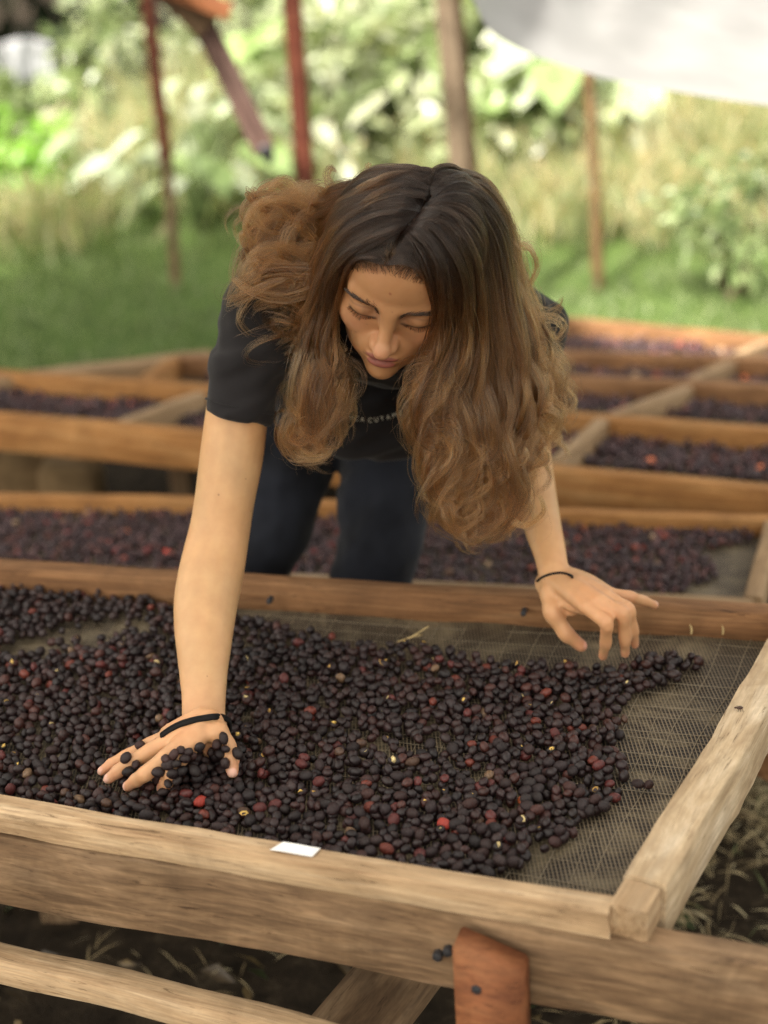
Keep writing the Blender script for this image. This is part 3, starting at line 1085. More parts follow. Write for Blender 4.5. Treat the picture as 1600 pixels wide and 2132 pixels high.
# ------------------------------------------------------------------ far beds
def far_bed(label, name, fl, fr, bl, br, zt, mat, matb, dividers=(), rail_h=0.09, rail_w=0.035, fruit=None, spacing=0.0135, side=None, ext=0.7, seed=1, grp='raised coffee drying beds', drop=0.04, front=True, zb=None):
    """corner pixels of the rails' top edges; zt/zb the heights of the front/back rails"""
    zb = zt if zb is None else zb
    a, b, c, e = onz(*fl, zt), onz(*fr, zt), onz(*bl, zb), onz(*br, zb)
    ctr = (a + b + c + e) / 4
    bed = empty(name, (ctr[0], ctr[1], 0), label, 'drying bed', grp)
    d1 = (b - a) / np.linalg.norm(b - a); d2 = (e - c) / np.linalg.norm(e - c)
    el, er = ext if isinstance(ext, tuple) else (ext, ext)
    a2, b2, c2, e2 = a - d1 * el, b + d1 * er, c - d2 * el, e + d2 * er
    if front: plank('front_rail', a2, b2, rail_w, rail_h, mat, bed)
    plank('back_rail', c2, e2, rail_w, rail_h, matb, bed)
    for k, (p, q) in enumerate(((a2, c2), (b2, e2))):
        n = (q - p) / np.linalg.norm(q - p)
        plank('side_rail', p + n * 0.02, q - n * 0.02, rail_w, rail_h * 0.95, mat, bed)
    for (p, q) in dividers:
        P, Q = onz(*p, zt - 0.002), onz(*q, zb - 0.002)
        n = (Q - P) / np.linalg.norm(Q - P)
        plank('divider', P + n * 0.02, Q - n * 0.02, rail_w * 0.9, rail_h * 0.9, M_TAN, bed)
    nu, nv = 24, 10
    U, V = np.meshgrid(np.linspace(0, 1, nu), np.linspace(0, 1, nv))
    G = ((1 - U) * (1 - V))[..., None] * a2 + (U * (1 - V))[..., None] * b2 + ((1 - U) * V)[..., None] * c2 + (U * V)[..., None] * e2
    G[..., 2] -= drop + 0.004
    i = np.arange(nv - 1)[:, None] * nu + np.arange(nu - 1)
    Qf = np.stack([i, i + 1, i + nu + 1, i + nu], -1).reshape(-1, 4)
    link('net_sheet', mesh_np('net', G.reshape(-1, 3), Qf), M_NET, bed)
    for P in (a2 + d1 * 0.08, b2 - d1 * 0.08, c2 + d2 * 0.08, e2 - d2 * 0.08, (a2 + b2) / 2, (c2 + e2) / 2):
        q = np.array([P[0], P[1] + 0.004, P[2] - rail_h])
        if q[2] > 0.03:
            plank('leg', q, np.array([P[0], P[1], -0.03]), 0.05, 0.05, M_OLD, bed, up=(0, 1, 0), top=False)
    if fruit is not None:
        zf = lambda Y: (zt + (zb - zt) * np.clip((Y - a[1]) / (c[1] - a[1] + 1e-9), 0, 1)) - drop
        poly = [onz(x, y, (zt + zb) / 2 - drop) for x, y in fruit]
        r = np.random.default_rng(seed)
        def dens(C, layer):
            P = np.column_stack([C, np.full(len(C), 0.5)])
            return np.clip(1.25 + 0.55 * noise3(P, 3.2, seed), 0, 1) if layer == 0 else np.clip(0.35 + 0.4 * noise3(P, 4, seed + 1), 0, 1)
        pts = scatter(poly, 0.0, spacing, dens, 2, r)
        x, y = proj_np(np.column_stack([pts[:, :2], pts[:, 2] + zt - drop]))
        pts = pts[(x > -120) & (x < 1720)]
        # plane through the rails
        A = np.column_stack([np.array([a[0], b[0], c[0], e[0]]), np.array([a[1], b[1], c[1], e[1]]), np.ones(4)])
        sol = np.linalg.lstsq(A, np.array([a[2], b[2], c[2], e[2]]), rcond=None)[0]
        pts[:, 2] += pts[:, 0] * sol[0] + pts[:, 1] * sol[1] + sol[2] - drop + 0.003
        n = len(pts)
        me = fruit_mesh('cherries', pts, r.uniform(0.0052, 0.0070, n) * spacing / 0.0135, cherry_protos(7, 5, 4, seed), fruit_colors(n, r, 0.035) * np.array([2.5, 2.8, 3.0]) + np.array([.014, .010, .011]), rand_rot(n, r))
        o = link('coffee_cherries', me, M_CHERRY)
        tag(o, 'layer of drying coffee cherries on the ' + label.split(' drying bed')[0] + ' bed', 'coffee cherries', kind='stuff')
    return bed


far_bed('second drying bed directly behind her legs with reddish fruit', 'drying_bed', (0, 1172), (1540, 1251), (0, 1028), (1590, 1073), 0.40, M_TAN, M_ORANGE,
        rail_h=0.06, rail_w=0.03, spacing=0.0125, drop=0.03, ext=(0.5, 0.02),
        fruit=[(-300, 1160), (-300, 1040), (0, 1048), (700, 1066), (1300, 1082), (1578, 1092), (1560, 1130), (1440, 1150), (1500, 1172), (1490, 1200), (1420, 1232), (1360, 1246), (900, 1222), (400, 1196), (0, 1166)], seed=21)
far_bed('third drying bed with an orange front plank and dark cracks of shade beneath', 'drying_bed', (0, 860), (1600, 1012), (0, 772), (1600, 890), 0.42, M_ORANGE, M_ORANGE,
        dividers=(((228, 886), (430, 812)), ((1148, 968), (1262, 864))), rail_h=0.085, spacing=0.0165, drop=0.05, ext=0.5, zb=0.40,
        fruit=[(-300, 845), (0, 856), (1600, 1004), (1700, 1015), (1700, 910), (1600, 905), (0, 795), (-300, 775)], seed=22)
far_bed('fourth drying bed lying between two brown planks', 'drying_bed', (330, 798), (1600, 886), (400, 742), (1600, 803), 0.405, M_ORANGE, M_BROWN,
        dividers=(((1262, 866), (1440, 798)),), rail_h=0.08, spacing=0.018, drop=0.05, ext=(0.05, 0.5), zb=0.37, front=False,
        fruit=[(430, 800), (1600, 878), (1700, 885), (1700, 825), (1600, 820), (440, 762)], seed=23)
far_bed('fifth drying bed with rows of dull fruit far behind her hair', 'drying_bed', (500, 745), (1600, 801), (520, 700), (1600, 747), 0.365, M_BROWN, M_BROWN,
        dividers=(((1430, 794), (1530, 745)),), rail_h=0.075, spacing=0.02, drop=0.05, ext=(0.05, 0.5), zb=0.33, front=False,
        fruit=[(600, 745), (1600, 797), (1700, 800), (1700, 765), (1600, 762), (600, 715)], seed=24)
far_bed('farthest drying bed whose brown back rail meets the bright lawn', 'drying_bed', (700, 705), (1600, 745), (1180, 664), (1600, 700), 0.325, M_BROWN, M_BROWN,
        dividers=(((1525, 742), (1600, 708)),), rail_h=0.07, spacing=0.022, drop=0.05, ext=(0.02, 0.5), zb=0.28, front=False,
        fruit=[(900, 712), (1600, 742), (1700, 745), (1700, 715), (1200, 680)], seed=25)


def loose_timber():
    # raised plank of the left far bed
    P, Q = onz(-60, 788, 0.40), onz(440, 732, 0.36)
    o = plank('timber_plank', P, Q, 0.05, 0.08, M_TAN); tag(o, 'light brown plank rising to the right along the grass behind the left beds', 'plank')
    # foreground beam low left
    z = 0.40
    P, Q = onz(-420, 1872, z), onz(760, 2172, z)
    o = plank('timber_beam', P, Q, 0.034, 0.034, M_RAIL, wob=0.004); tag(o, 'weathered beam crossing the bottom left corner below the nearest bed', 'beam')
    P, Q = onz(700, 2170, z - 0.075), onz(790, 2058, z - 0.075)
    o = plank('timber_plank', P - (Q - P) * 0.6, Q + (Q - P) * 0.6, 0.10, 0.025, M_BEAM); tag(o, 'short flat board seen in the dark gap under the big support beam', 'plank')
    # post end at the right edge under the pale side rail
    P, Q = onz(1572, 1520, 0.30), onz(1700, 1440, 0.30)
    o = plank('timber_offcut', P, Q, 0.07, 0.075, M_BROWN); tag(o, 'brown timber offcut end at the right edge beside the pale side rail', 'timber')
    # rough stone and block under the third bed, left
    for (x, y, s, lab) in ((30, 985, 0.10, 'tan block with straw under the third bed at the far left'), (150, 1005, 0.075, 'smaller tan block beside the straw covered one under the third bed')):
        mb = MB()
        P = onz(x, y, 0.10)
        mb.ball((0, 0, 0), (s * 1.15, s * 0.8, s * 0.8), seg=18)
        V = np.vstack(mb.V)
        V = np.sign(V) * np.abs(V / s) ** 0.45 * s
        V *= (1 + 0.10 * noise3(V, 8, int(x)))[:, None]
        mb.V = [V]
        o = link('stone_block', mb.mesh('stone'), simple('tan_stone', (0.22, 0.15, 0.08), 0.95, 0.1, 0, 25, 0.6), None, Matrix.Translation(P))
        tag(o, lab, 'stone')


loose_timber()


def small_things():
    P = [onz(830, 1336, ZB + .004), onz(858, 1326, ZB + .010), onz(880, 1312, ZB + .012), onz(893, 1304, ZB + .016)]
    mb = MB(); mb.loft(np.array(P) - P[0], [.0012, .0015, .0012, .0007], ref=(0, 0, 1), seg=6, n=20)
    mb.loft(np.array([P[1], lerp(P[1], P[2], .6) + [.002, 0, -.004], onz(880, 1322, ZB + .002)]) - P[0], [.0009, .001, .0006], ref=(0, 0, 1), seg=6, n=12)
    tag(link('straw_stalk', mb.mesh('straw'), M_STRAW, None, Matrix.Translation(P[0])), 'dry straw stalk lying on the bare net near the back rail', 'straw')
    for (x, y), lab in (((1440, 1320), 'left one of two tiny straw bits under the back rail'), ((1506, 1320), 'right one of two tiny straw bits under the back rail')):
        q = onz(x, y, ZB + .003)
        mb = MB(); mb.loft(np.array([q, q + [.001, .003, .006], q + [-.001, .004, .011]]) - q, [.0012, .0014, .0008], ref=(1, 0, 0), seg=6, n=8)
        tag(link('straw_bit', mb.mesh('bit'), M_STRAW, None, Matrix.Translation(q)), lab, 'straw')
    q = onz(1541, 1474, ZR + .008)
    root = empty('insect', q, 'tiny brown insect sitting on the pale side rail', 'insect')
    mb = MB(); mb.ball(q, (.0042, .0022, .0020), seg=10); mb.ball(q + [-.0045, .001, 0], (.0017, .0015, .0013), seg=8)
    link('body', mb.mesh('bug'), M_BUG, root)
    for k in range(6):
        s_ = 1 if k % 2 else -1
        b_ = q + [(k // 2 - 1) * .002, s_ * .0015, 0]
        mb = MB(); mb.loft([b_, b_ + [0, s_ * .002, .0012], b_ + [(k // 2 - 1) * .001, s_ * .0036, -.002]], .00025, ref=(1, 0, 0), seg=4, n=6)
        link('leg', mb.mesh('leg'), M_BUG, root)


small_things()


# ------------------------------------------------------------------ posts, brace, tarp
def round_post(name, pts, r0, r1, mat, label, cat, seed=0):
    mb = MB()
    P = np.array(pts)
    rr = np.linspace(r0, r1, len(P)) * (1 + 0.06 * np.random.default_rng(seed).normal(size=len(P)))
    mb.loft(P - P[0], rr, ref=(1, 0, 0), seg=12, n=24)
    o = link(name, mb.mesh(name), mat, None, Matrix.Translation(P[0]))
    o['label'] = label; o['category'] = cat
    return o


def posts():
    Y = 6.2
    b = onY(362, 566, Y); m = onY(345, 330, Y); t_ = onY(305, -20, Y)
    up = t_ + (t_ - m) * 1.2
    pr = empty('canopy_post', b, 'thin leaning post, mossy below and rusty brown above, left of the diagonal board', 'post')
    mb = MB(); mb.loft([b - [0, 0, .1], (b + m) / 2 + [0.006, 0, 0], m], [.020, .021, .022], seg=10)
    link('lower_pole', mb.mesh('p'), M_OLD, pr)
    mb = MB(); mb.loft([m - [0, 0, 0.003], t_, up], [.026, .027, .027], seg=10)
    link('upper_pole', mb.mesh('p'), M_RUST, pr)
    Y = 5.0
    t_ = onY(607, -20, Y); m = onY(636, 380, Y)
    b = m + (m - t_) * (m[2] / (t_[2] - m[2]))
    round_post('canopy_post', [b, m, t_, t_ + (t_ - m) * 1.5], 0.030, 0.030, M_RUST, 'straight rust red post standing behind her hair', 'post', 2)
    Y = 5.4
    for dx, w, mat, lab, dy, wl in ((0, 0.062, M_POST, None, 0.0, 0), (22, 0.05, M_OLD, None, 0.05, 1)):
        t_ = onY(922 + dx, -20, Y + dy); m = onY(956 + dx, 350, Y + dy)
        b = m + (m - t_) * (m[2] / (t_[2] - m[2]))
        if dx == 0:
            root = empty('canopy_post', b, 'beige post of two boards standing right of her head below the tarp', 'post')
        plank('board', t_ + (t_ - m) * 1.5, b, w, 0.045, mat, root, up=(0, -1, 0), top=False)
    Y = 5.8
    t_ = onY(1224, 140, Y); m = onY(1246, 578, Y)
    round_post('canopy_post', [m - [0, 0, .08], (m + t_) / 2 + [0.004, 0, 0], t_, t_ + (t_ - m) * 0.1], 0.022, 0.019, M_SLIM, 'slim brown post under the lower edge of the white tarp', 'post', 3)
    # hanging brace
    Y = 4.6
    root = empty('roof_brace', onY(420, 30, Y), 'diagonal mauve board hanging from a dark wooden bracket at the top', 'roof brace')
    P, Q = onY(415, 30, Y), onY(552, 312, Y)
    br = plank('board', P, Q, 0.065, 0.03, M_MAUVE, root, up=(0, -1, 0.2), top=False)
    P2 = Q + (Q - P) * 0.08
    mb = MB(); mb.loft([Q + (Q - P) * 0.0, P2], [0.026, 0.012], [0.02, 0.01], seg=8)
    link('dark_tip', mb.mesh('tip'), M_BOLT, root)
    plank('bracket', onY(330, -60, Y), onY(440, 50, Y), 0.105, 0.07, M_OLD, root, up=(0, -1, 0.1), top=False)
    plank('crosspiece', onY(300, -45, Y - 0.06), onY(480, 22, Y - 0.06), 0.05, 0.03, M_CLEAT, root, up=(0, -1, 0.1), top=False)


posts()


def tarp():  # seen corner, stretched on as an added, unseen roof that shades the beds
    low = [(990, 10), (1020, 62), (1090, 105), (1160, 132), (1230, 154), (1320, 174), (1420, 192), (1520, 208), (1620, 221), (1760, 236), (2000, 262)]
    vis = spline(np.array([onY(x, y, 3.4) for x, y in low]), 60)
    left = spline(np.array([(-2.3, 3.7, 2.25), (-1.3, 3.7, 2.2), (-0.3, 3.6, 2.0), (0.05, 3.5, 1.6), tuple(vis[0])]), 40)
    E_ = np.vstack([left[:-1], vis])
    nu, nv = len(E_), 70
    V = []
    s_ = np.linspace(0, 1, nu)
    for j in range(nv):
        t_ = (j / (nv - 1)) ** 1.5
        P = E_.copy()
        P[:, 0] = E_[:, 0] + t_ * 0.3
        P[:, 1] = E_[:, 1] * (1 - t_) + (-0.9) * t_
        roof = 2.45 - 0.62 * t_ ** 1.6  # unseen front edge dips to block low light from the front
        rise = E_[:, 2] + 0.36 * (E_[:, 1] - P[:, 1])
        P[:, 2] = roof - np.log1p(np.exp(np.clip((roof - rise) / 0.12, -30, 30))) * 0.12
        P[:, 2] += (0.007 * np.sin(t_ * 70 + s_ * 30) + 0.004 * np.sin(t_ * 150 + s_ * 61 + 1) + 0.006 * np.sin(s_ * 60 + t_ * 22)) * min(1, t_ * 9)
        V.append(P)
    V = np.array(V).reshape(-1, 3)
    i = np.arange(nv - 1)[:, None] * nu + np.arange(nu - 1)
    Q = np.stack([i, i + 1, i + nu + 1, i + nu], -1).reshape(-1, 4)
    o = link('canopy_tarp', mesh_np('tarp', V, Q), M_TARP)
    tag(o, 'white fabric canopy tarp sagging across the top right corner, with an added unseen roof over the beds', 'tarp')


tarp()


# ------------------------------------------------------------------ vegetation
def leaf_batch(P, D, N, L, Wd, cols, fold=0.25, droop=0.3, seg=3):
    """P base, D direction, N normal, L length, Wd width -> leaf with midrib fold, seg quads each side"""
    n = len(P)
    D = D / np.linalg.norm(D, axis=1)[:, None]
    S = np.cross(D, N); S /= np.linalg.norm(S, axis=1)[:, None] + 1e-9
    N = np.cross(S, D)
    prof = {2: [0, 1, 0], 3: [0.05, 1.0, 0.75, 0.0], 4: [0.08, 0.85, 1.0, 0.62, 0.0]}[seg]
    V = []
    for k in range(seg + 1):
        t_ = k / seg
        c = P + D * (L * t_)[:, None] - np.array([0, 0, 1.0]) * (droop * L * t_ ** 2)[:, None]
        w = (Wd * 0.5 * prof[k])[:, None]
        up = N * (fold * w)
        V += [c - S * w + up, c, c + S * w + up]
    V = np.stack(V, 1)
    m = (seg + 1) * 3
    Q = []
    for k in range(seg):
        a = k * 3
        Q += [[a, a + 1, a + 4, a + 3], [a + 1, a + 2, a + 5, a + 4]]
    Q = (np.array(Q)[None] + np.arange(n)[:, None, None] * m).reshape(-1, 4)
    return V.reshape(-1, 3), Q, np.repeat(cols, m, 0)


GREENS = np.array([(0.10, 0.15, 0.05), (0.17, 0.23, 0.09), (0.25, 0.31, 0.14), (0.32, 0.37, 0.20), (0.39, 0.43, 0.27)])
DEEP = np.array([(0.009, 0.015, 0.008), (0.014, 0.022, 0.010), (0.020, 0.030, 0.014)])  # darker than real leaves, so the colour holds the shade among the trees
OLIVE = np.array([(0.24, 0.28, 0.14), (0.34, 0.37, 0.21), (0.44, 0.44, 0.28), (0.50, 0.44, 0.28)])


def stems(parent, base, tips, r=0.012, mat=None):
    mb = MB()
    for tp in tips:
        mid = lerp(base, tp, 0.5) + rng.normal(0, 0.05, 3)
        mb.loft([base + np.append(rng.normal(0, 0.03, 2), -0.03), mid, tp], [r, r * 0.7, r * 0.3], seg=6, n=8)
    return link('stem', mb.mesh('stem'), mat or M_BARK, parent)


def bush(x, Y, h, w, pal, n, leaf, label, name='shrub', cat='shrub', gloss=False, group=None, z0=0.0):
    base = np.array([x, Y, z0])
    root = empty(name, base, label, cat, group)
    nc = max(5, int(n / 130))
    cl = rng.normal(size=(nc, 3)); cl /= np.linalg.norm(cl, axis=1)[:, None]
    cl *= rng.uniform(0.35, 1.0, (nc, 1))
    cl = cl * [w / 2, w / 2 * 0.8, h / 2] + [0, 0, h * 0.52]
    k = rng.integers(0, nc, n)
    cr = rng.uniform(0.12, 0.30, nc) * min(w, h)
    off = rng.normal(size=(n, 3)) * 0.55
    P = cl[k] + off * cr[k][:, None]
    P[:, 2] = np.abs(P[:, 2]) + 0.02
    D = off + rng.normal(0, 0.5, (n, 3)) + [0, 0, 0.15]
    N = rng.normal(0, 0.50, (n, 3)) + [-0.2, -0.5, 0.85]
    L = leaf * rng.uniform(0.6, 1.3, n)
    shade = rng.uniform(0.8, 1.25, nc)
    c = pal[rng.integers(0, len(pal), n)] * shade[k][:, None]
    V, Q, cc = leaf_batch(P + base, D, N, L, L * rng.uniform(0.38, 0.6, n), c, seg=2)
    tag(link('foliage', mesh_np('foliage', V, Q, True, cc), M_GLOSSLEAF if gloss else M_LEAF, root), kind='stuff')
    stems(root, base, cl[:8] + base)
    return root


def big_leaf_plant(x, Y, h, nl, leaf, pal, label, z0=0.0, group=None):
    base = np.array([x, Y, z0])
    root = empty('broad_leaf_plant', base, label, 'plant', group)
    tips, Ps, Ds, Ns = [], [], [], []
    for k in range(nl):
        a = rng.uniform(0, 2 * PI)
        hh = h * rng.uniform(0.35, 1.0)
        rad = rng.uniform(0.08, 0.36) * (0.5 + 0.5 * h)
        tp = base + [math.cos(a) * rad, math.sin(a) * rad, hh]
        tips.append(tp)
        Ps.append(tp); Ds.append([math.cos(a), math.sin(a) - 0.5, rng.uniform(-0.5, 0.25)])
        Ns.append([rng.normal(0, .3), rng.normal(-0.25, .3), 1.0])
    L = leaf * rng.uniform(0.7, 1.3, nl)
    c = pal[rng.integers(0, len(pal), nl)] * rng.uniform(0.8, 1.2, (nl, 1))
    V, Q, cc = leaf_batch(np.array(Ps), np.array(Ds), np.array(Ns), L, L * rng.uniform(0.5, 0.8, nl), c, fold=0.2, droop=0.35, seg=4)
    m = len(V) // nl; mq = len(Q) // nl
    for k in range(nl):
        link('leaf', mesh_np('leaf', V[k * m:(k + 1) * m] - tips[k], Q[:mq], True, cc[k * m:(k + 1) * m]), M_GLOSSLEAF, root, Matrix.Translation(tips[k]))
    mb = MB()
    for tp in tips:
        mb.loft([base + np.append(rng.normal(0, .02, 2), -.02), lerp(base, tp, 0.55) + [0, 0, 0.08], tp], [.010, .007, .004], seg=5, n=8)
    link('stem', mb.mesh('stem'), simple('green_stem', (0.10, 0.14, 0.05), 0.6), root)
    return root


def tall_grass(x, Y, h, n, label, pal=OLIVE, spread=0.35, group='tall straw coloured grass clumps'):
    base = np.array([x, Y, 0.0])
    root = empty('grass_clump', base, label, 'tall grass', group)
    P = base + np.column_stack([rng.normal(0, spread * 0.5, (n, 2)), np.zeros(n)])
    D = np.column_stack([rng.normal(0, 0.28, (n, 2)), np.ones(n)])
    N = rng.normal(size=(n, 3)); N[:, 2] *= 0.2
    L = h * rng.uniform(0.5, 1.15, n)
    c = pal[rng.integers(0, len(pal), n)] * rng.uniform(0.8, 1.25, (n, 1))
    V, Q, cc = leaf_batch(P, D, N, L, np.full(n, 0.016), c, fold=0.3, droop=0.30, seg=4)
    tag(link('blades', mesh_np('blades', V, Q, True, cc), M_GRASS, root), kind='stuff')
    # seed heads
    m = n // 6
    k = rng.integers(0, n, m * 6)
    tip = P[k] + D[k] / np.linalg.norm(D[k], axis=1)[:, None] * (L[k] * rng.uniform(0.75, 1.05, len(k)))[:, None]
    tip[:, 2] -= 0.28 * L[k]
    V, Q, cc = leaf_batch(tip, rng.normal(0, 0.6, (len(k), 3)) + [0, 0, 0.3], rng.normal(size=(len(k), 3)), rng.uniform(0.03, 0.08, len(k)), np.full(len(k), 0.012),
                          np.array([(0.42, 0.34, 0.18)]) * rng.uniform(0.8, 1.2, (len(k), 1)), seg=2)
    tag(link('seed_heads', mesh_np('seeds', V, Q, True, cc), M_GRASS, root), kind='stuff')


def tree(x, Y, h, w, label, pal=DEEP, n=2600, leaf=0.16, low=0.02):
    base = np.array([x, Y, 0.0])
    root = empty('tree', base, label, 'tree', 'dark trees behind the clearing')
    mb = MB()
    top = base + [rng.normal(0, .2), 0, h * 0.8]
    mb.loft([base - [0, 0, .1], lerp(base, top, 0.5) + [0.08, 0, 0], top], [0.16, 0.11, 0.04], seg=10)
    for k in range(6):
        s = lerp(base, top, rng.uniform(0.25, 0.8))
        mb.loft([s, s + [rng.normal(0, w * .2), rng.normal(0, w * .15), h * .1], s + [rng.normal(0, w * .35), rng.normal(0, w * .3), h * 0.16]], [0.05, .035, .015], seg=7)
    link('trunk', mb.mesh('trunk'), M_BARK, root)
    nc = 26
    cl = rng.normal(size=(nc, 3)); cl /= np.linalg.norm(cl, axis=1)[:, None]
    cl = cl * rng.uniform(.35, 1, (nc, 1)) * [w / 2, w / 2 * .8, h * 0.5 * (1 - low)] + [0, 0, h * (0.52 + 0.46 * low)]
    k = rng.integers(0, nc, n)
    off = rng.normal(size=(n, 3)) * 0.4 * w * 0.28
    P = cl[k] + off
    P[:, 2] = np.maximum(P[:, 2], 0.05)
    L = leaf * rng.uniform(0.6, 1.4, n)
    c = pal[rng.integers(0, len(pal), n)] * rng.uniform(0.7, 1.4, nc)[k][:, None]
    V, Q, cc = leaf_batch(P + base, off + rng.normal(0, .3, (n, 3)), rng.normal(0, .6, (n, 3)) + [0, 0, 1], L, L * 0.5, c, seg=2)
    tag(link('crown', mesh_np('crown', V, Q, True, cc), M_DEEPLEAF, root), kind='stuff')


def vegetation():
    def X(px, Y, py=300): return float(onY(px, py, Y)[0])
    # dark trees at the back
    for px, Y, h, w, lab, n_ in ((-60, 11.2, 7.5, 5.0, 'dark tree filling the shaded top left corner', 8000), (310, 15.5, 8.5, 5.0, 'dark tree behind the leaning mossy post', 4000),
                             (640, 15.2, 8.0, 4.6, 'dark tree behind the rust red post', 4000), (930, 16.5, 8.0, 4.6, 'dark tree behind the beige post of two boards', 3600),
                             (1330, 15.5, 7.5, 4.6, 'dark tree seen just below the white tarp', 3600), (1640, 14.5, 7.5, 4.6, 'dark tree under the tarp at the right edge', 3600)):
        tree(X(px, Y), Y, h, w, lab, n=n_, leaf=0.22)
    tree(-2.15, 4.0, 4.4, 2.6, 'unseen tree added beyond the left edge so that its crown shades the lawn', n=4200, low=0.36)  # added out of view to cast shade on the left of the lawn
    # shrubs
    LIGHT = np.array([(0.22, 0.28, 0.13), (0.29, 0.33, 0.19), (0.36, 0.38, 0.26)])
    for px, Y, h, w, pal, n, lf, lab, gl in (
            (20, 9.0, 0.40, 1.1, GREENS[1:3], 600, 0.11, 'pale green shrub at the left edge of the clearing', False),
            (170, 8.2, 0.40, 0.9, OLIVE, 600, 0.07, 'olive shrub left of the mossy leaning post', False),
            (240, 8.6, 1.25, 0.55, GREENS[1:4], 480, 0.10, 'tall bright green sapling just left of the leaning post', True),
            (40, 7.6, 0.42, 0.8, np.array([(0.14, 0.30, 0.03), (0.20, 0.36, 0.05)]), 420, 0.08, 'vivid lime green low shrub at the left edge', False),
            (480, 8.8, 0.9, 1.0, GREENS[2:], 900, 0.09, 'pale leafy shrub below the hanging diagonal board', True),
            (560, 7.6, 0.55, 0.8, GREENS[1:], 700, 0.08, 'low green shrub left of the rust red post', False),
            (730, 8.4, 1.0, 1.0, GREENS[1:4], 700, 0.14, 'leafy shrub between the rust red and beige posts', True),
            (820, 9.4, 1.25, 1.2, GREENS[1:4], 800, 0.15, 'taller shrub behind the beige post', True),
            (1060, 8.6, 1.1, 1.2, GREENS[2:], 1500, 0.10, 'leafy shrub right of the beige post', True),
            (1160, 7.8, 0.85, 1.0, GREENS[2:], 1200, 0.09, 'pale shrub just left of the slim brown post', True),
            (1330, 8.2, 0.95, 1.1, GREENS[2:], 1300, 0.09, 'shrub between the slim post and the right edge', True),
            (1500, 9.2, 0.9, 1.3, OLIVE, 1000, 0.09, 'straw tinted shrub near the right edge under the tarp', False),
            (1545, 5.6, 0.42, 0.42, GREENS[:3], 560, 0.05, 'small dark green bush standing on the lawn at the right edge', False),
            (1640, 7.8, 0.9, 1.0, OLIVE[1:], 800, 0.08, 'dry looking shrub cut by the right edge', False),
            (660, 7.6, 0.85, 0.9, LIGHT, 546, 0.17, 'pale shrub touching the right side of the rust red post', True),
            (790, 7.8, 1.05, 1.0, LIGHT, 630, 0.17, 'pale shrub halfway between the rust red and beige posts', True),
            (900, 7.7, 0.9, 0.9, LIGHT, 546, 0.17, 'pale shrub just behind the crown of her head', True),
            (1010, 7.6, 0.95, 0.9, LIGHT, 588, 0.17, 'pale shrub close to the right side of the beige post', True),
            (1110, 7.3, 0.75, 0.9, LIGHT, 504, 0.17, 'pale shrub midway between the beige and slim posts', True),
            (1240, 8.0, 0.95, 1.0, LIGHT, 546, 0.17, 'pale shrub right behind the slim brown post', True)):
        bush(X(px, Y), Y, h, w, pal, n, lf, lab, gloss=gl)
    PALE = np.array([(0.36, 0.42, 0.26), (0.48, 0.54, 0.40), (0.26, 0.36, 0.14)])
    for px, Y, h, nl, lf, lab in (
            (400, 7.2, 0.50, 16, 0.24, 'broad leaf plant with large pale leaves right of the mossy post'),
            (290, 7.4, 0.42, 10, 0.20, 'broad leaf plant with pale leaves left of the mossy post foot'),
            (520, 7.6, 0.62, 12, 0.22, 'broad leaf plant with whitish leaves near the end of the hanging board'),
            (700, 8.0, 0.95, 26, 0.26, 'broad leaf plant with pale leaves beside the rust red post'),
            (860, 8.2, 1.10, 28, 0.28, 'broad leaf plant with white shining leaves left of the beige post'),
            (1050, 8.0, 1.05, 30, 0.28, 'broad leaf plant with big shining leaves right of the beige post'),
            (1150, 7.4, 0.85, 24, 0.26, 'broad leaf plant with big drooping leaves left of the slim post'),
            (1280, 7.4, 0.72, 22, 0.26, 'broad leaf plant with drooping pale leaves right of the slim post')):
        big_leaf_plant(X(px, Y), Y, h, nl, lf, PALE, lab)
    for px, Y, h, n, lab in (
            (60, 7.0, 0.42, 260, 'straw coloured grass clump at the far left of the lawn edge'), (430, 8.4, 0.95, 300, 'tall straw grass clump beside the hanging diagonal board'),
            (330, 8.0, 0.7, 240, 'tall straw grass clump behind the mossy post'), (620, 7.4, 0.55, 240, 'straw grass clump at the foot of the rust red post'),
            (980, 7.2, 0.6, 240, 'straw grass clump behind her head'), (1230, 7.0, 0.6, 260, 'straw grass clump behind the slim brown post'),
            (1400, 7.6, 0.95, 340, 'tall straw grass clump right of the slim brown post'), (1490, 7.0, 0.85, 340, 'tall straw grass clump behind the small dark bush'),
            (1120, 6.6, 0.40, 200, 'low pale grass clump left of the slim post foot'), (1450, 6.4, 0.45, 220, 'pale grass clump left of the small dark bush'),
            (1590, 7.4, 0.95, 340, 'tall straw grass clump at the right edge'), (1330, 6.6, 0.5, 240, 'shorter straw grass clump right of the slim post foot')):
        tall_grass(X(px, Y), Y, h, n, lab)
    # lawn
    n = 26000
    P = np.column_stack([rng.uniform(-4, 4, n), 4.4 + 6.0 * rng.uniform(0, 1, n) ** 1.3, np.full(n, -0.02)])
    D = np.column_stack([rng.normal(0, 0.5, (n, 2)), np.ones(n)])
    N = rng.normal(size=(n, 3))
    pal = np.array([(0.17, 0.225, 0.10), (0.23, 0.285, 0.14), (0.28, 0.32, 0.18), (0.14, 0.185, 0.08)])
    c = pal[rng.integers(0, 4, n)] * (1 + 0.35 * noise3(P, 0.5, 9))[:, None]
    V, Q, cc = leaf_batch(P, D, N, rng.uniform(0.04, 0.11, n), np.full(n, 0.010), c, seg=2)
    o = link('lawn_grass', mesh_np('lawn', V, Q, True, cc), M_GRASS)
    tag(o, 'short green grass of the lawn behind the beds', 'grass', kind='stuff')
    # dry cut grass on the ground by the near bed
    n = 26000
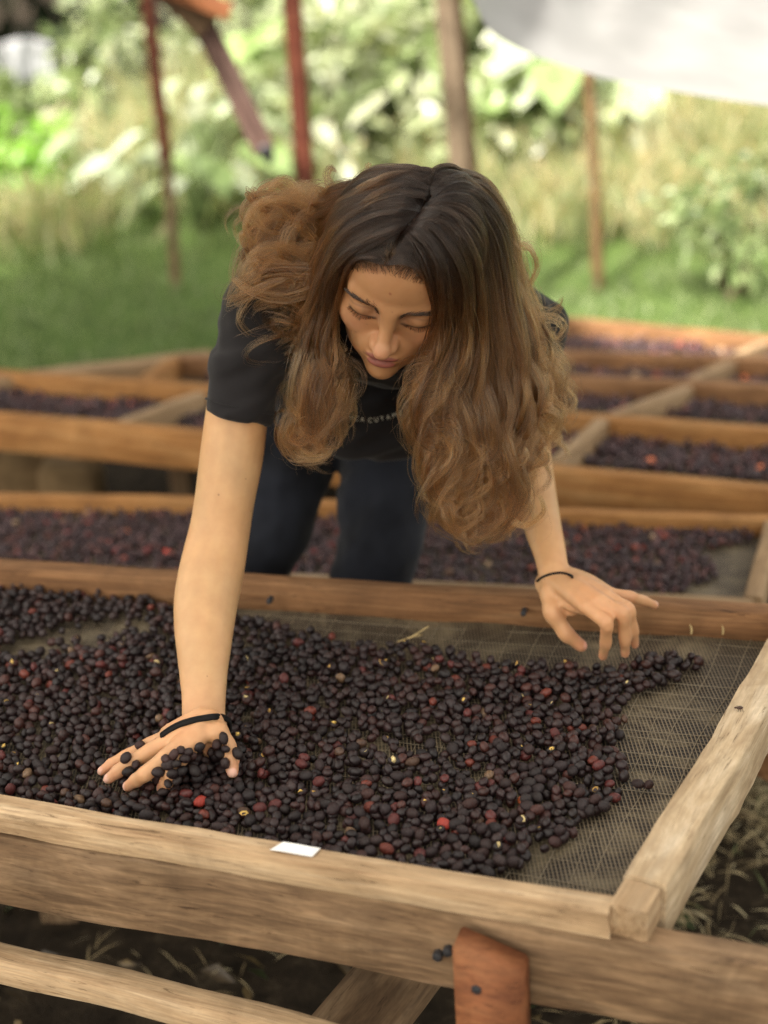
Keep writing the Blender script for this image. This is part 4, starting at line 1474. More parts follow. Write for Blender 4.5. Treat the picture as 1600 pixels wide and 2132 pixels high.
    P = np.column_stack([np.where(rng.uniform(size=n) < .88, rng.uniform(0.26, 1.2, n), rng.uniform(-0.9, 1.3, n)), rng.uniform(1.0, 3.0, n), rng.uniform(-0.02, 0.03, n)])
    keep = rng.uniform(size=n) < np.clip(0.62 + 0.5 * noise3(P, 1.4, 12), 0.12, 1)
    P = P[keep]; n = len(P)
    D = np.column_stack([rng.normal(0, 1, (n, 2)), rng.uniform(-0.05, 0.5, n)])
    N = rng.normal(0, .5, (n, 3)) + [0, 0, 1]
    pal = np.array([(0.46, 0.37, 0.21), (0.34, 0.26, 0.14), (0.54, 0.46, 0.28), (0.16, 0.19, 0.08), (0.20, 0.15, 0.08)])
    c = pal[rng.choice(5, n, p=[.33, .26, .20, .06, .15])] * rng.uniform(.7, 1.2, (n, 1))
    V, Q, cc = leaf_batch(P, D, N, rng.uniform(0.025, 0.085, n), rng.uniform(0.0012, 0.0034, n), c * 0.85, droop=0.35, seg=3)
    o = link('dry_grass', mesh_np('drygrass', V, Q, True, cc), M_DRY)
    tag(o, 'cut dry grass and straw on the dark soil around the nearest bed', 'grass', kind='stuff')
    # leaf litter
    n = 900
    P = np.column_stack([rng.uniform(-1.2, 1.3, n), rng.uniform(0.9, 3.4, n), rng.uniform(0.0, 0.03, n)])
    D = np.column_stack([rng.normal(0, 1, (n, 2)), rng.uniform(-0.2, 0.4, n)])
    N = rng.normal(0, .5, (n, 3)) + [0, 0, 1]
    pal = np.array([(0.10, 0.065, 0.03), (0.05, 0.07, 0.025), (0.16, 0.11, 0.05), (0.07, 0.05, 0.03)])
    V, Q, cc = leaf_batch(P, D, N, rng.uniform(0.025, 0.07, n), rng.uniform(0.012, 0.03, n), pal[rng.integers(0, 4, n)], seg=2)
    o = link('leaf_litter', mesh_np('litter', V, Q, True, cc), M_LEAF)
    tag(o, 'fallen leaves on the shaded soil below the beds', 'leaf litter', kind='stuff')


vegetation()


def far_sheet():
    A = [onY(-120, 92, 10.2), onY(105, 84, 10.2), onY(118, 176, 10.2), onY(-120, 190, 10.2)]
    nu, nv = 24, 8
    V = []
    for j in range(nv):
        for i in range(nu):
            u, w = i / (nu - 1), j / (nv - 1)
            q = lerp(lerp(A[0], A[1], u), lerp(A[3], A[2], u), w)
            q[1] += 0.03 * math.sin(u * 17) * (0.4 + w) + 0.02 * math.sin(u * 41 + w * 3)
            q[2] += 0.02 * math.sin(u * 9 + 1)
            V.append(q)
    i = np.arange(nv - 1)[:, None] * nu + np.arange(nu - 1)
    o = link('plastic_sheet', mesh_np('sheet', np.array(V), np.stack([i, i + 1, i + nu + 1, i + nu], -1).reshape(-1, 4)), simple('grey_sheet', (0.30, 0.31, 0.33), 0.6, 0.3))
    sol = o.modifiers.new('thick', 'SOLIDIFY'); sol.thickness = 0.004
    tag(o, 'pale grey sheet hanging before the dark trees at the top left', 'sheet')


far_sheet()
# ------------------------------------------------------------------ the person
HEAD_M = np.array([[0.966, -0.243, 0.088], [-0.166, -0.845, -0.508], [-0.198, -0.476, 0.857]])   # columns: viewer right, face forward, up
_a = math.radians(4.0)      # head tilted a little to one side
HEAD_M = np.column_stack([HEAD_M[:, 0] * math.cos(_a) - HEAD_M[:, 2] * math.sin(_a), HEAD_M[:, 1], HEAD_M[:, 2] * math.cos(_a) + HEAD_M[:, 0] * math.sin(_a)])
HEAD_O = np.array([0.0385, 1.8302, 1.0879])
SKIN = np.array([0.555, 0.335, 0.168])


def hw(P):
    return np.asarray(P) @ HEAD_M.T + HEAD_O


def sd_ell(p, c, r):
    q = (p - np.asarray(c)) / np.asarray(r)
    k0 = np.linalg.norm(q, axis=1) + 1e-9
    k1 = np.linalg.norm(q / np.asarray(r), axis=1) + 1e-9
    return k0 * (k0 - 1) / k1


def sd_cap(p, a, b, r0, r1):
    a, b = np.asarray(a), np.asarray(b)
    ab = b - a
    t_ = np.clip((p - a) @ ab / (ab @ ab), 0, 1)
    return np.linalg.norm(p - a - t_[:, None] * ab, axis=1) - (r0 + (r1 - r0) * t_)


def smin(a, b, k):
    h = np.clip(0.5 + 0.5 * (b - a) / k, 0, 1)
    return b * (1 - h) + a * h - k * h * (1 - h)


def smax(a, b, k):
    return -smin(-a, -b, k)


def head_sdf(p):
    d = sd_ell(p, (0, -.012, .030), (.072, .094, .084))
    d = smin(d, sd_ell(p, (0, .020, .040), (.063, .066, .060)), .02)
    d = smin(d, sd_ell(p, (0, .026, -.028), (.058, .053, .072)), .025)
    d = smin(d, sd_ell(p, (0, .034, -.066), (.046, .044, .040)), .025)
    d = smin(d, sd_ell(p, (0, .066, -.098), (.017, .016, .014)), .018)
    for s in (-1, 1):
        d = smin(d, sd_ell(p, (s * .040, .052, -.022), (.020, .020, .020)), .024)
        d = smin(d, sd_cap(p, (s * .011, .0800, .0165), (s * .043, .066, .022), .0098, .0085), .012)
        d = smax(d, -sd_ell(p, (s * .030, .092, .004), (.017, .016, .011)), .012)
        d = smax(d, -sd_ell(p, (s * .016, .094, .006), (.006, .010, .010)), .012)
        d = smin(d, sd_ell(p, (s * .031, .0655, .002), (.0155, .0150, .0125)), .004)
        d = smin(d, sd_cap(p, (s * .016, .0755, -.0035), (s * .046, .0685, -.0045), .0032, .003), .004)
    d = smin(d, sd_cap(p, (0, .0800, .016), (0, .1010, -.024), .0062, .0078), .016)
    d = smin(d, sd_ell(p, (0, .1045, -.029), (.0105, .0105, .0095)), .006)
    for s in (-1, 1):
        d = smin(d, sd_ell(p, (s * .0108, .0905, -.0325), (.0062, .0100, .0075)), .008)
        d = smax(d, -sd_ell(p, (s * .0065, .0985, -.041), (.0036, .006, .004)), .003)
    d = smin(d, sd_ell(p, (0, .072, -.054), (.027, .017, .022)), .014)
    d = smin(d, sd_ell(p, (0, .0860, -.0555), (.0185, .0078, .0050)), .004)
    d = smin(d, sd_ell(p, (0, .0850, -.0672), (.0162, .0086, .0060)), .005)
    d = smax(d, -sd_ell(p, (0, .097, -.0608), (.022, .010, .0011)), .0022)
    d = smax(d, -sd_ell(p, (0, .095, -.0475), (.0028, .006, .0075)), .005)
    return d


def hairline(x, y):
    ax = np.abs(x)
    return np.where(y > 0.0, 0.070 - 9.0 * ax ** 2 - 0.9 * np.clip(0.045 - y, 0, 1), -0.06)


def head_mesh_data():
    nt_, nphi = 230, 260
    s = np.linspace(0, 1, nt_)
    th = PI * (0.45 * s + 0.55 * s ** 2)
    ph = np.linspace(0, 2 * PI, nphi, endpoint=False)
    T, P = np.meshgrid(th[1:-1], ph, indexing='ij')
    D = np.stack([np.sin(T) * np.cos(P), np.cos(T), np.sin(T) * np.sin(P)], -1).reshape(-1, 3)
    D = np.vstack([D, [0, 1, 0], [0, -1, 0]])
    c0 = np.array([0, 0.0, -0.020])
    r = np.full(len(D), 0.17)
    for _ in range(90):
        r -= 0.75 * head_sdf(c0 + D * r[:, None])
    V = c0 + D * r[:, None]
    m = nt_ - 2
    i = np.arange(m - 1)[:, None] * nphi
    j = np.arange(nphi); jn = (j + 1) % nphi
    Q = np.stack([i + j, i + nphi + j, i + nphi + jn, i + jn], -1).reshape(-1, 4)
    a, b = m * nphi, m * nphi + 1
    Tt = np.vstack([np.stack([np.full(nphi, a), j, jn], -1), np.stack([np.full(nphi, b), (m - 1) * nphi + jn, (m - 1) * nphi + j], -1)])
    x, y, z = V.T
    col = np.repeat(SKIN[None], len(V), 0) * np.array([0.78, 0.675, 0.63])  # redder face skin, also darkened to hold the shade under the hair
    def blend(mask, c):
        nonlocal col
        m_ = np.clip(mask, 0, 1)[:, None]
        col = col * (1 - m_) + np.asarray(c) * m_
    front = y > 0.05
    # cheeks, nose tip a little redder
    for cx in (-.042, .042): blend(0.40 * np.exp(-(((x - cx) / .02) ** 2 + ((z + .025) / .018) ** 2)) * front, (0.56, 0.27, 0.17))
    blend(0.45 * np.exp(-((x / .014) ** 2 + ((z + .030) / .012) ** 2)) * front, (0.57, 0.27, 0.18))
    # lips
    up = 1 - np.clip((np.abs((z + .0562) / .0055) ** 2 + (x / .0215) ** 2), 0, 1.3)
    lo = 1 - np.clip((np.abs((z + .0662) / .0070) ** 2 + (x / .0185) ** 2), 0, 1.3)
    blend(np.clip(np.maximum(up, lo) * 4, 0, 1) * front, (0.26, 0.085, 0.065))
    blend(0.8 * np.exp(-((z + .0608) / .0010) ** 2) * (np.abs(x) < .0235) * front, (0.13, 0.035, 0.03))
    # lids: crease shade painted as a dark line, and lash line
    for s in (-1, 1):
        ex = (x - s * .031) / .0165
        inside = np.clip(1.15 - np.abs(ex), 0, 0.2) * 5 * front
        blend(0.9 * np.exp(-((z - (-.0058 + .0035 * ex ** 2)) / .0018) ** 2) * inside, (0.015, 0.008, 0.006))
        blend(0.45 * np.exp(-((z - (.0085 - .0045 * ex ** 2)) / .0013) ** 2) * inside, (0.13, 0.055, 0.035))
        bx = (s * x - .0295) / .0215
        blend(0.78 * np.exp(-((z - (.0128 + .0068 * (1 - ((bx - .75) / 1.75) ** 2))) / (.0052 - .0020 * bx)) ** 2) * np.clip((1.0 - np.abs(bx)) * 3.2, 0, 1) * front, (0.05, 0.026, 0.016))
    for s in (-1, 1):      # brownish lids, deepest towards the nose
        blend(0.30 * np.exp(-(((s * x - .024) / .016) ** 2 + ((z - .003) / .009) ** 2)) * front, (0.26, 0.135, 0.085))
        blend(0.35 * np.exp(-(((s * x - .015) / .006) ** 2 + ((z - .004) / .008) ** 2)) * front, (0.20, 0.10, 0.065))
    # mottling and a few moles
    mt = noise3(V, 22, 41)
    blend(0.10 * np.clip(mt, 0, 1), (0.50, 0.23, 0.14))
    for mx_, mz_ in ((.003, .024), (-.024, -.018), (.030, .052), (-.036, -.040), (.012, -.088)):
        blend(0.8 * np.exp(-((x - mx_) ** 2 + (z - mz_) ** 2) / .0008 ** 2) * front, (0.24, 0.11, 0.07))
    # nostril shade is real relief; small mark on the forehead
    blend(1.3 * np.exp(-((x + .003) ** 2 + (z - .048) ** 2) / .0013 ** 2) * front, (0.22, 0.06, 0.04))
    # hair covered scalp
    hl = hairline(x, y)
    blend(np.clip((z - hl + .004 * np.sin(x * 900) * np.sin(x * 370)) / .018, 0, 1) * np.where(y > 0, 1, 1), (0.035, 0.02, 0.012))
    pl = spline(np.array([HMI @ (skull_hit(x_, y_, 0.0) - HEAD_O) for x_, y_ in ((912, 392), (904, 420), (884, 438), (860, 452), (845, 474), (838, 490))]), 60)
    dpl = np.min(np.linalg.norm(V[:, None] - pl[None], axis=2), axis=1)
    blend(0.85 * np.clip((0.0038 - dpl) / 0.0012, 0, 1), (0.34, 0.21, 0.135))
    return V, Q, Tt, col


def outline_arm(rows, Ys, ratio=0.85):
    """rows (y, left, right) pixel outline -> centre line and half widths"""
    rows = np.array(rows, float)
    P, ra = [], []
    for (y, l, r_), Y in zip(rows, Ys):
        c = onY((l + r_) / 2, y, Y)
        P.append(c); ra.append((r_ - l) / 2 / FPX * depth(c))
    return np.array(P), np.array(ra), np.array(ra) * ratio


def build_person():
    feet = np.array([-0.06, 2.36, 0.0])
    root = empty('person', feet, 'woman with long wavy brown hair in a black t-shirt bending over the nearest bed', 'person')
    mb = MB()
    # right arm (on the viewer's left)
    rows = [(640, 492, 596), (720, 462, 588), (800, 440, 574), (870, 427, 559), (950, 416, 549), (1040, 405, 531), (1100, 395, 522), (1150, 382, 515), (1200, 370, 507),
            (1250, 362, 497), (1300, 362, 489), (1350, 367, 482), (1400, 373, 475), (1450, 378, 471), (1490, 379, 470), (1512, 382, 474)]
    yy = [r_[0] for r_ in rows]
    Ys = np.interp(yy, [640, 900, 1130, 1300, 1490, 1512], [1.90, 1.865, 1.825, 1.745, 1.652, 1.638])
    AP, ra, rb = outline_arm(rows, Ys, 0.86)
    rb[-5:] = ra[-5:] * np.array([0.82, 0.78, 0.72, 0.70, 0.68])
    mb.loft(AP, ra, rb, ref=R_, seg=24, n=64)
    SR = AP[0]
    wristR = AP[-1]
    # muscle shapes at the elbow hollow
    # left arm
    rows = [(700, 1020, 1150), (800, 1055, 1155), (900, 1070, 1148), (960, 1073, 1150), (1010, 1075, 1157), (1052, 1079, 1163), (1100, 1092, 1171), (1150, 1110, 1180), (1184, 1119, 1185), (1205, 1121, 1192)]
    wl = onz(1155, 1195, 0.672)
    yy = [r_[0] for r_ in rows]
    Ys = np.interp(yy, [700, 960, 1195], [2.06, 2.03, wl[1]])
    BP, ra, rb = outline_arm(rows, Ys, 0.85)
    rb[-3:] *= 0.85
    mb.loft(BP, ra, rb, ref=R_, seg=24, n=48)
    SL = BP[0]
    M = (SR + SL) / 2 + np.array([0, 0.03, 0.02])
    pel = onY(690, 770, 2.42)
    # torso, shoulders, neck
    mb.loft([lerp(SR, SL, .08) + [0, .015, -.005], lerp(SR, SL, .5) + [0, .03, .01], SL], [.045, .075, .055], [.045, .07, .055], ref=(0, 0, 1), seg=20)
    mb.loft([M + [0, .03, 0], lerp(M, pel, .5) + [0, 0, .015], pel], [.145, .118, .145], [.09, .082, .10], ref=R_, seg=24)
    mb.loft([M + [0, 0.0, .0], lerp(M, hw((0, -.02, -.06)), .5), hw((0, -.015, -.05))], [.060, .052, .052], ref=R_, seg=20)
    # legs inside the trousers
    KN = [(onY(622, 850, 2.36), onY(600, 960, 2.30), onY(560, 1100, 2.23), onY(522, 1225, 2.20)), (onY(802, 850, 2.34), onY(806, 960, 2.28), onY(795, 1100, 2.20), onY(768, 1240, 2.17))]
    for L in KN:
        k = L[-1]
        mb.loft([L[0], L[1], L[2], k, k + np.array([0, .08, -.22]), np.array([k[0] - .0, k[1] + .13, 0.06])], [.068, .062, .055, .050, .046, .032], ref=R_, seg=18)
    # ---- right hand, pressed into the fruit
    tips, joints = [], []

    def finger(pts, radii, lst=None):
        P = [onz(*q) for q in pts]
        P2, r2 = [P[0]], [radii[0]]
        for k in range(1, len(P)):      # phalanges are slimmer than the joints
            P2 += [lerp(P[k - 1], P[k], .5), P[k]]
            r2 += [(radii[k - 1] + radii[k]) / 2 * 0.925, radii[k] * (1.035 if k < len(P) - 1 else 1)]
        mb.loft(P2, r2, np.array(r2) * 0.92, ref=(0, 0, 1), seg=16, n=40)
        joints.extend(P[1:-1])
        for a, b, r_ in zip(P[:-1], P[1:], radii): HAND_KEEP.append((a, b, r_))
        tips.append((P[-1], P[-1] - P[-2]))
    w = (425, 1492, .640)
    fing = [[(308, 1553, .602), (260, 1577, .591), (232, 1592, .584), (212, 1606, .577)],
            [(322, 1558, .610), (268, 1590, .596), (245, 1607, .586), (226, 1622, .578)],
            [(346, 1576, .613), (302, 1612, .598), (284, 1625, .588), (266, 1638, .577)],
            [(376, 1580, .611), (356, 1616, .596), (346, 1630, .585), (336, 1642, .574)]]
    rad = [[.0095, .0086, .0079, .0063], [.0102, .0094, .0086, .0069], [.0104, .0097, .0089, .0071], [.0104, .0095, .0088, .0070]]
    for k, (fp, fr) in enumerate(zip(fing, rad)):
        finger(fp, fr)
        a = onz(w[0] + (-12 + 9 * k), w[1] + 22 - 4 * k, w[2] - .010)
        b = onz(*fp[0])
        mb.loft([a, lerp(a, b, .5) + [0, 0, .000], b], [.0125, .0118, .0100], [.011, .0105, .0094], ref=R_, seg=14)
        HAND_KEEP.append((a, b, .013))
    mb.loft([onz(420, 1510, .624), onz(368, 1552, .602), onz(340, 1570, .597)], [.022, .028, .025], [.012, .010, .008], ref=R_, seg=18)
    finger([(452, 1525, .622), (474, 1556, .606), (482, 1582, .597), (484, 1606, .587)], [.0155, .0118, .0108, .0085])
    mb.loft([onz(435, 1505, .628), onz(452, 1540, .606), onz(440, 1560, .598)], [.018, .016, .012], [.014, .011, .008], ref=R_, seg=14)
    # ---- left hand, fingers over the rail
    w = (1155, 1198, .668)
    fl = [([(1222, 1264, .662), (1263, 1297, .648), (1262, 1338, .612), (1256, 1366, .584)], [.0104, .0097, .0086, .0067]),
          ([(1248, 1250, .668), (1297, 1277, .655), (1302, 1330, .613), (1302, 1361, .586)], [.0106, .0097, .0088, .0067]),
          ([(1262, 1240, .668), (1309, 1269, .655), (1319, 1312, .618), (1323, 1342, .592)], [.0102, .0092, .0082, .0063]),
          ([(1266, 1236, .662), (1312, 1243, .656), (1340, 1251, .642), (1364, 1260, .628)], [.0095, .0085, .0076, .0060])]
    for k, (fp, fr) in enumerate(fl):
        finger(fp, fr)
        a = onz(w[0] - 6 + 7 * k, w[1] + 10 - 4 * k, w[2] - .002)
        b = onz(*fp[0])
        mb.loft([a, lerp(a, b, .5) + [0, 0, .004], b], [.0155, .0135, .0105], [.0125, .0115, .0098], ref=R_, seg=14)
    mb.loft([onz(1158, 1212, .655), onz(1205, 1245, .652), onz(1235, 1255, .650)], [.024, .030, .026], [.012, .012, .011], ref=R_, seg=18)
    finger([(1145, 1235, .655), (1150, 1275, .640), (1180, 1320, .612), (1211, 1345, .592)], [.0155, .0125, .0108, .0085])
    mb.loft([onz(1145, 1215, .655), onz(1165, 1250, .645), onz(1190, 1268, .640)], [.020, .017, .012], [.014, .012, .008], ref=R_, seg=14)
    me = mb.mesh('body')
    me = remesh(me, 0.0026, 5, 0.5)
    V = verts(me)
    col = np.repeat(SKIN[None], len(V), 0)
    for tp, dr in tips:
        d_ = np.linalg.norm(V - tp, axis=1)
        m_ = (0.55 * np.exp(-(d_ / 0.014) ** 2))[:, None]
        col = col * (1 - m_) + np.array([0.62, 0.26, 0.16]) * m_
        # nail: on the upper side just behind the tip
        dr = dr / np.linalg.norm(dr)
        upv = np.array([0, -0.35, 0.94]); upv = upv - dr * (upv @ dr); upv /= np.linalg.norm(upv)
        nc = tp + dr * 0.003 + upv * 0.0055
        d2 = np.linalg.norm(V - nc, axis=1)
        m_ = np.clip((0.0066 - d2) / 0.0012, 0, 1)[:, None] * 0.9
        col = col * (1 - m_) + np.array([0.72, 0.46, 0.36]) * m_
    for jp in joints:
        m_ = (0.30 * np.exp(-(np.linalg.norm(V - jp, axis=1) / 0.0095) ** 2))[:, None]
        col = col * (1 - m_) + np.array([0.50, 0.21, 0.12]) * m_
    # hands pinker than the arms
    for hp in (np.array(onz(380, 1560, .60)), np.array(onz(1245, 1262, .65))):
        m_ = (0.6 * np.clip(1.35 - np.linalg.norm(V - hp, axis=1) / 0.075, 0, 1))[:, None]
        col = col * (1 - m_) + col * np.array([1.05, 0.90, 0.98]) * m_
    # blotchy, sun touched skin
    b1_ = noise3(V, 9, 51); b2_ = noise3(V, 34, 52)
    col = col * (1 + 0.05 * b1_ + 0.03 * b2_)[:, None] * np.column_stack([np.ones(len(V)), 1 - 0.035 * np.clip(b1_, -1, 1), 1 - 0.06 * np.clip(b1_, -1, 1)])
    # join the head
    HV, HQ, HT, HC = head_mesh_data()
    nb = len(V)
    polys_q = []
    me.calc_loop_triangles()
    lv = np.empty(len(me.loops), dtype=np.int32); me.loops.foreach_get('vertex_index', lv)
    lt = np.empty(len(me.polygons), dtype=np.int32); me.polygons.foreach_get('loop_total', lt)
    ls = np.empty(len(me.polygons), dtype=np.int32); me.polygons.foreach_get('loop_start', ls)
    q = ls[lt == 4]
    Qb = lv[q[:, None] + np.arange(4)]
    tq = ls[lt == 3]
    Tb = lv[tq[:, None] + np.arange(3)] if len(tq) else np.zeros((0, 3), int)
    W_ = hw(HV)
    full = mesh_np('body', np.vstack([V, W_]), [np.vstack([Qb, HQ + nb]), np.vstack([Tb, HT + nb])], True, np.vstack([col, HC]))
    fix_normals(full)
    bpy.data.meshes.remove(me)
    body = link('body', full, M_SKIN, root)
    BODY['bvh'] = BVHTree.FromPolygons([Vector(v) for v in np.vstack([V, W_])], [tuple(int(i) for i in q_) for q_ in np.vstack([Qb, HQ + nb])] + [tuple(int(i) for i in q_) for q_ in np.vstack([Tb, HT + nb])])
    # ---- shirt
    mb = MB()
    P = np.array([onY(590, 552, 1.95), onY(556, 620, 1.915), onY(533, 700, 1.895), onY(512, 790, 1.88), onY(494, 872, 1.866)])
    ra = np.array([66, 80, 83, 77, 71.5]) / FPX * np.array([depth(q) for q in P])
    rb = ra * 0.95
    mb.loft(P, ra, rb, ref=R_, seg=28, n=30, round_ends=False)
    lrows = [(640, 1000, 1140), (720, 1020, 1158), (800, 1040, 1165), (870, 1058, 1162)]
    P2, ra2, rb2 = outline_arm(lrows, np.interp([640, 720, 800, 870], [640, 870], [2.07, 2.04]), 0.95)
    mb.loft(P2, ra2, rb2, ref=R_, seg=28, n=24, round_ends=False)
    mb.loft([lerp(SR, SL, .12) + [0, .025, .0], lerp(SR, SL, .5) + [0, .035, .012], SL + [0, .01, 0]], [.056, .088, .066], [.054, .085, .066], ref=(0, 0, 1), seg=24)
    mb.loft([M + [0, .0, 0], M + [0, .06, 0], lerp(M, pel, .5) + [0, 0, .015], pel + [0, -.02, 0]], [.150, .168, .150, .168], [.10, .108, .105, .125], ref=R_, seg=28)
    # hanging front of the loose shirt
    mb.loft([onY(640, 790, 2.08), onY(760, 815, 2.075), onY(900, 800, 2.10)], [.050, .050, .052], [.085, .095, .090], ref=F_, seg=24)
    mb.loft([onY(640, 830, 2.14), onY(770, 845, 2.13), onY(900, 835, 2.15)], [.035, .035, .035], [.060, .062, .060], ref=F_, seg=24)
    sm = remesh(mb.mesh('shirt'), 0.0042, 8, 0.5)
    V = verts(sm)
    nrm = np.empty(len(sm.vertices) * 3, dtype=np.float32); sm.vertices.foreach_get('normal', nrm); nrm = nrm.reshape(-1, 3)
    # creases running from the armpit and along the sleeve
    a_ = noise3(V * [1.0, 0.7, 2.2], 9, 21); b_ = noise3(V, 24, 22)
    dsp = 0.0038 * np.tanh(2 * a_) + 0.0009 * b_
    hemc = P[-1]
    dsp *= np.clip(np.linalg.norm(V - hemc, axis=1) / 0.07, 0.25, 1)
    V2 = V + nrm * dsp[:, None]
    sm.vertices.foreach_set('co', V2.astype(np.float32).ravel())
    sm.update()
    shirt = link('t_shirt', sm, M_SHIRT, root)
    # sleeve seam: a fine raised line round the hem
    mbs = MB()
    k = -1
    T = P[-1] - P[-2]; T /= np.linalg.norm(T)
    A = R_ - T * (R_ @ T); A /= np.linalg.norm(A); B = np.cross(T, A)
    an = np.linspace(0, 2 * PI, 41)
    c_ = P[-1] - T * 0.016
    ring = [c_ + A * (ra[-1] + .0012) * math.cos(x) + B * (rb[-1] + .0012) * math.sin(x) for x in an]
    mbs.loft(ring, 0.0008, ref=T, seg=5, n=80, round_ends=False)
    link('hem_stitch', mbs.mesh('stitch'), M_SHIRT, shirt)
    # lettering printed across the chest
    bvh = BVHTree.FromPolygons([Vector(v) for v in V2], [tuple(p.vertices) for p in sm.polygons])
    xs = [(711, 867.5), (721, 869), (731.5, 870.5), (743, 872), (755, 873.5), (771, 875.5), (784, 874), (796, 871), (809, 868.5), (822, 865), (834.5, 861), (847, 856.5)]
    lv_, lf_ = [], []
    off = 0
    for k, ch in enumerate('FINCACUYAMEL'):
        cu = bpy.data.curves.new('t', 'FONT'); cu.body = ch; cu.size = 1.0; cu.align_x = 'CENTER'; cu.align_y = 'CENTER'; cu.offset = 0.0
        to = bpy.data.objects.new('t', cu); COL.objects.link(to)
        dg = bpy.context.evaluated_depsgraph_get()
        tm = bpy.data.meshes.new_from_object(to.evaluated_get(dg))
        bpy.data.objects.remove(to); bpy.data.curves.remove(cu)
        p0 = np.array(xs[max(0, k - 1)]); p1 = np.array(xs[min(len(xs) - 1, k + 1)])
        e = (p1 - p0) / np.linalg.norm(p1 - p0)
        n_ = np.array([e[1], -e[0]])
        vs = []
        for v_ in tm.vertices:
            q = np.array(xs[k]) + e * v_.co.x * 12.5 + n_ * v_.co.y * 13.5
            dr = ray(*q)
            dr = dr / np.linalg.norm(dr)
            hit = bvh.ray_cast(Vector(CAM), Vector(dr))
            if hit[0] is None: vs = None; break
            vs.append(np.array(hit[0]) - dr * 0.0012)
        if vs is not None:
            lv_ += vs
            for p in tm.polygons: lf_.append([i + off for i in p.vertices])
            off += len(vs)
        bpy.data.meshes.remove(tm)
    if lv_:
        lm = bpy.data.meshes.new('lettering')
        lm.from_pydata([tuple(v) for v in lv_], [], lf_)
        link('chest_lettering', lm, M_LETTER, shirt)
    # ---- jeans
    mb = MB()
    for L, hwid in zip(KN, ((.078, .072, .063, .058), (.080, .074, .066, .060))):
        k = L[-1]
        mb.loft([L[0] + [0, .02, .05], L[0], L[1], L[2], k, k + np.array([0, .08, -.22]), np.array([k[0], k[1] + .13, 0.07])], [.085, hwid[0], hwid[1], hwid[2], hwid[3], .058, .055], ref=R_, seg=22, round_ends=False)
    mb.ball(pel + [0, -.03, -.02], (.165, .125, .115))
    jm = remesh(mb.mesh('jeans'), 0.006, 8, 0.5)
    V = verts(jm)
    nrm = np.empty(len(jm.vertices) * 3, dtype=np.float32); jm.vertices.foreach_get('normal', nrm)
    V += nrm.reshape(-1, 3) * (0.003 * np.tanh(2 * noise3(V * [1, 1, 2.0], 7, 31)) + .001 * noise3(V, 20, 32))[:, None]
    jm.vertices.foreach_set('co', V.astype(np.float32).ravel()); jm.update()
    link('jeans', jm, M_JEANS, root)
    for L in KN:
        k = L[-1]
        mb = MB()
        c = np.array([k[0], k[1] + .13, 0.0])
        mb.loft([c + [0, .05, .045], c + [0, 0, .05], c + [0, -.09, .035], c + [0, -.16, .025]], [.036, .042, .045, .032], [.045, .045, .032, .022], ref=R_, seg=16)
        link('shoe', mb.mesh('shoe'), M_SHOE, root)
    # ---- hair ties on both wrists
    def ring_tube(front, back, r_, name):
        """front: pixels where the band is seen lying on the skin; back: (px, py, extra depth) where it runs behind the wrist"""
        Pn = []
        for x, y in front:
            dr = ray(x, y); dr = dr / np.linalg.norm(dr)
            h = BODY['bvh'].ray_cast(Vector(CAM), Vector(dr))
            Pn.append(np.array(h[0]) - dr * r_ * 0.75 if h[0] is not None else None)
        known = [k for k, q in enumerate(Pn) if q is not None]
        for k, q in enumerate(Pn):
            if q is None:
                j = min(known, key=lambda i: abs(i - k))
                Pn[k] = onY(*front[k], Pn[j][1] + 0.010 * abs(j - k))
        Yb = np.mean([q[1] for q in Pn])
        Pn += [onY(x, y, Yb + dy) for x, y, dy in back]
        Pn = spline(np.array(Pn + Pn[:1]), 60)
        m_ = MB()
        m_.loft(Pn, r_, ref=(0.2, 0.3, 1), seg=8, n=90, round_ends=False)
        return link(name, m_.mesh(name), M_BAND, root)
    bk = [(470, 1530, .05), (420, 1536, .065), (368, 1538, .045)]
    ring_tube([(337, 1529), (352, 1518), (375, 1506), (400, 1498), (425, 1493), (450, 1490), (468, 1493), (478, 1503)], bk, .0026, 'hair_tie')
    ring_tube([(337, 1533), (352, 1523), (375, 1511), (400, 1503), (425, 1498), (450, 1495), (468, 1498), (479, 1508)], bk, .0024, 'hair_tie')
    ring_tube([(1119, 1210), (1128, 1203), (1146, 1196), (1166, 1193), (1184, 1196), (1192, 1202)], [(1182, 1216, .045), (1145, 1220, .045)], .0017, 'hair_tie')
    build_hair(root)


# ------------------------------------------------------------------ hair
def hair_curves(name, strands, radii, mat, parent, tones=None, start=None):
    """strands: list of (n,k,3) arrays; radii matching root radius"""
    hc = bpy.data.hair_curves.new(name)
    sizes, pos, rad = [], [], []
    for S, r0 in zip(strands, radii):
        n, k, _ = S.shape
        sizes += [k] * n
        pos.append(S.reshape(-1, 3))
        rr_ = r0 * np.interp(np.linspace(0, 1, k), [0, .7, 1], [1, .85, .25])
        rad.append(np.tile(rr_, n))
    hc.add_curves(sizes)
    hc.attributes['position'].data.foreach_set('vector', np.vstack(pos).astype(np.float32).ravel())
    ra = hc.attributes.get('radius') or hc.attributes.new('radius', 'FLOAT', 'POINT')
    ra.data.foreach_set('value', np.concatenate(rad).astype(np.float32))
    if tones is not None:
        aa = hc.attributes.new('along', 'FLOAT', 'POINT')
        al_ = [np.tile(np.linspace(a0, 1, S.shape[1]), S.shape[0]) for S, a0 in zip(strands, start)]
        aa.data.foreach_set('value', np.concatenate(al_).astype(np.float32))
        ta = hc.attributes.new('tone', 'FLOAT', 'CURVE')
        ta.data.foreach_set('value', np.concatenate(tones).astype(np.float32))
    hc.materials.append(mat)
    o = bpy.data.objects.new(name, hc)
    COL.objects.link(o)
    o.parent = parent
    pm = ROOT_LOC.get(parent.name, Matrix.Translation(parent.location))
    o.matrix_basis = pm.inverted()
    return o


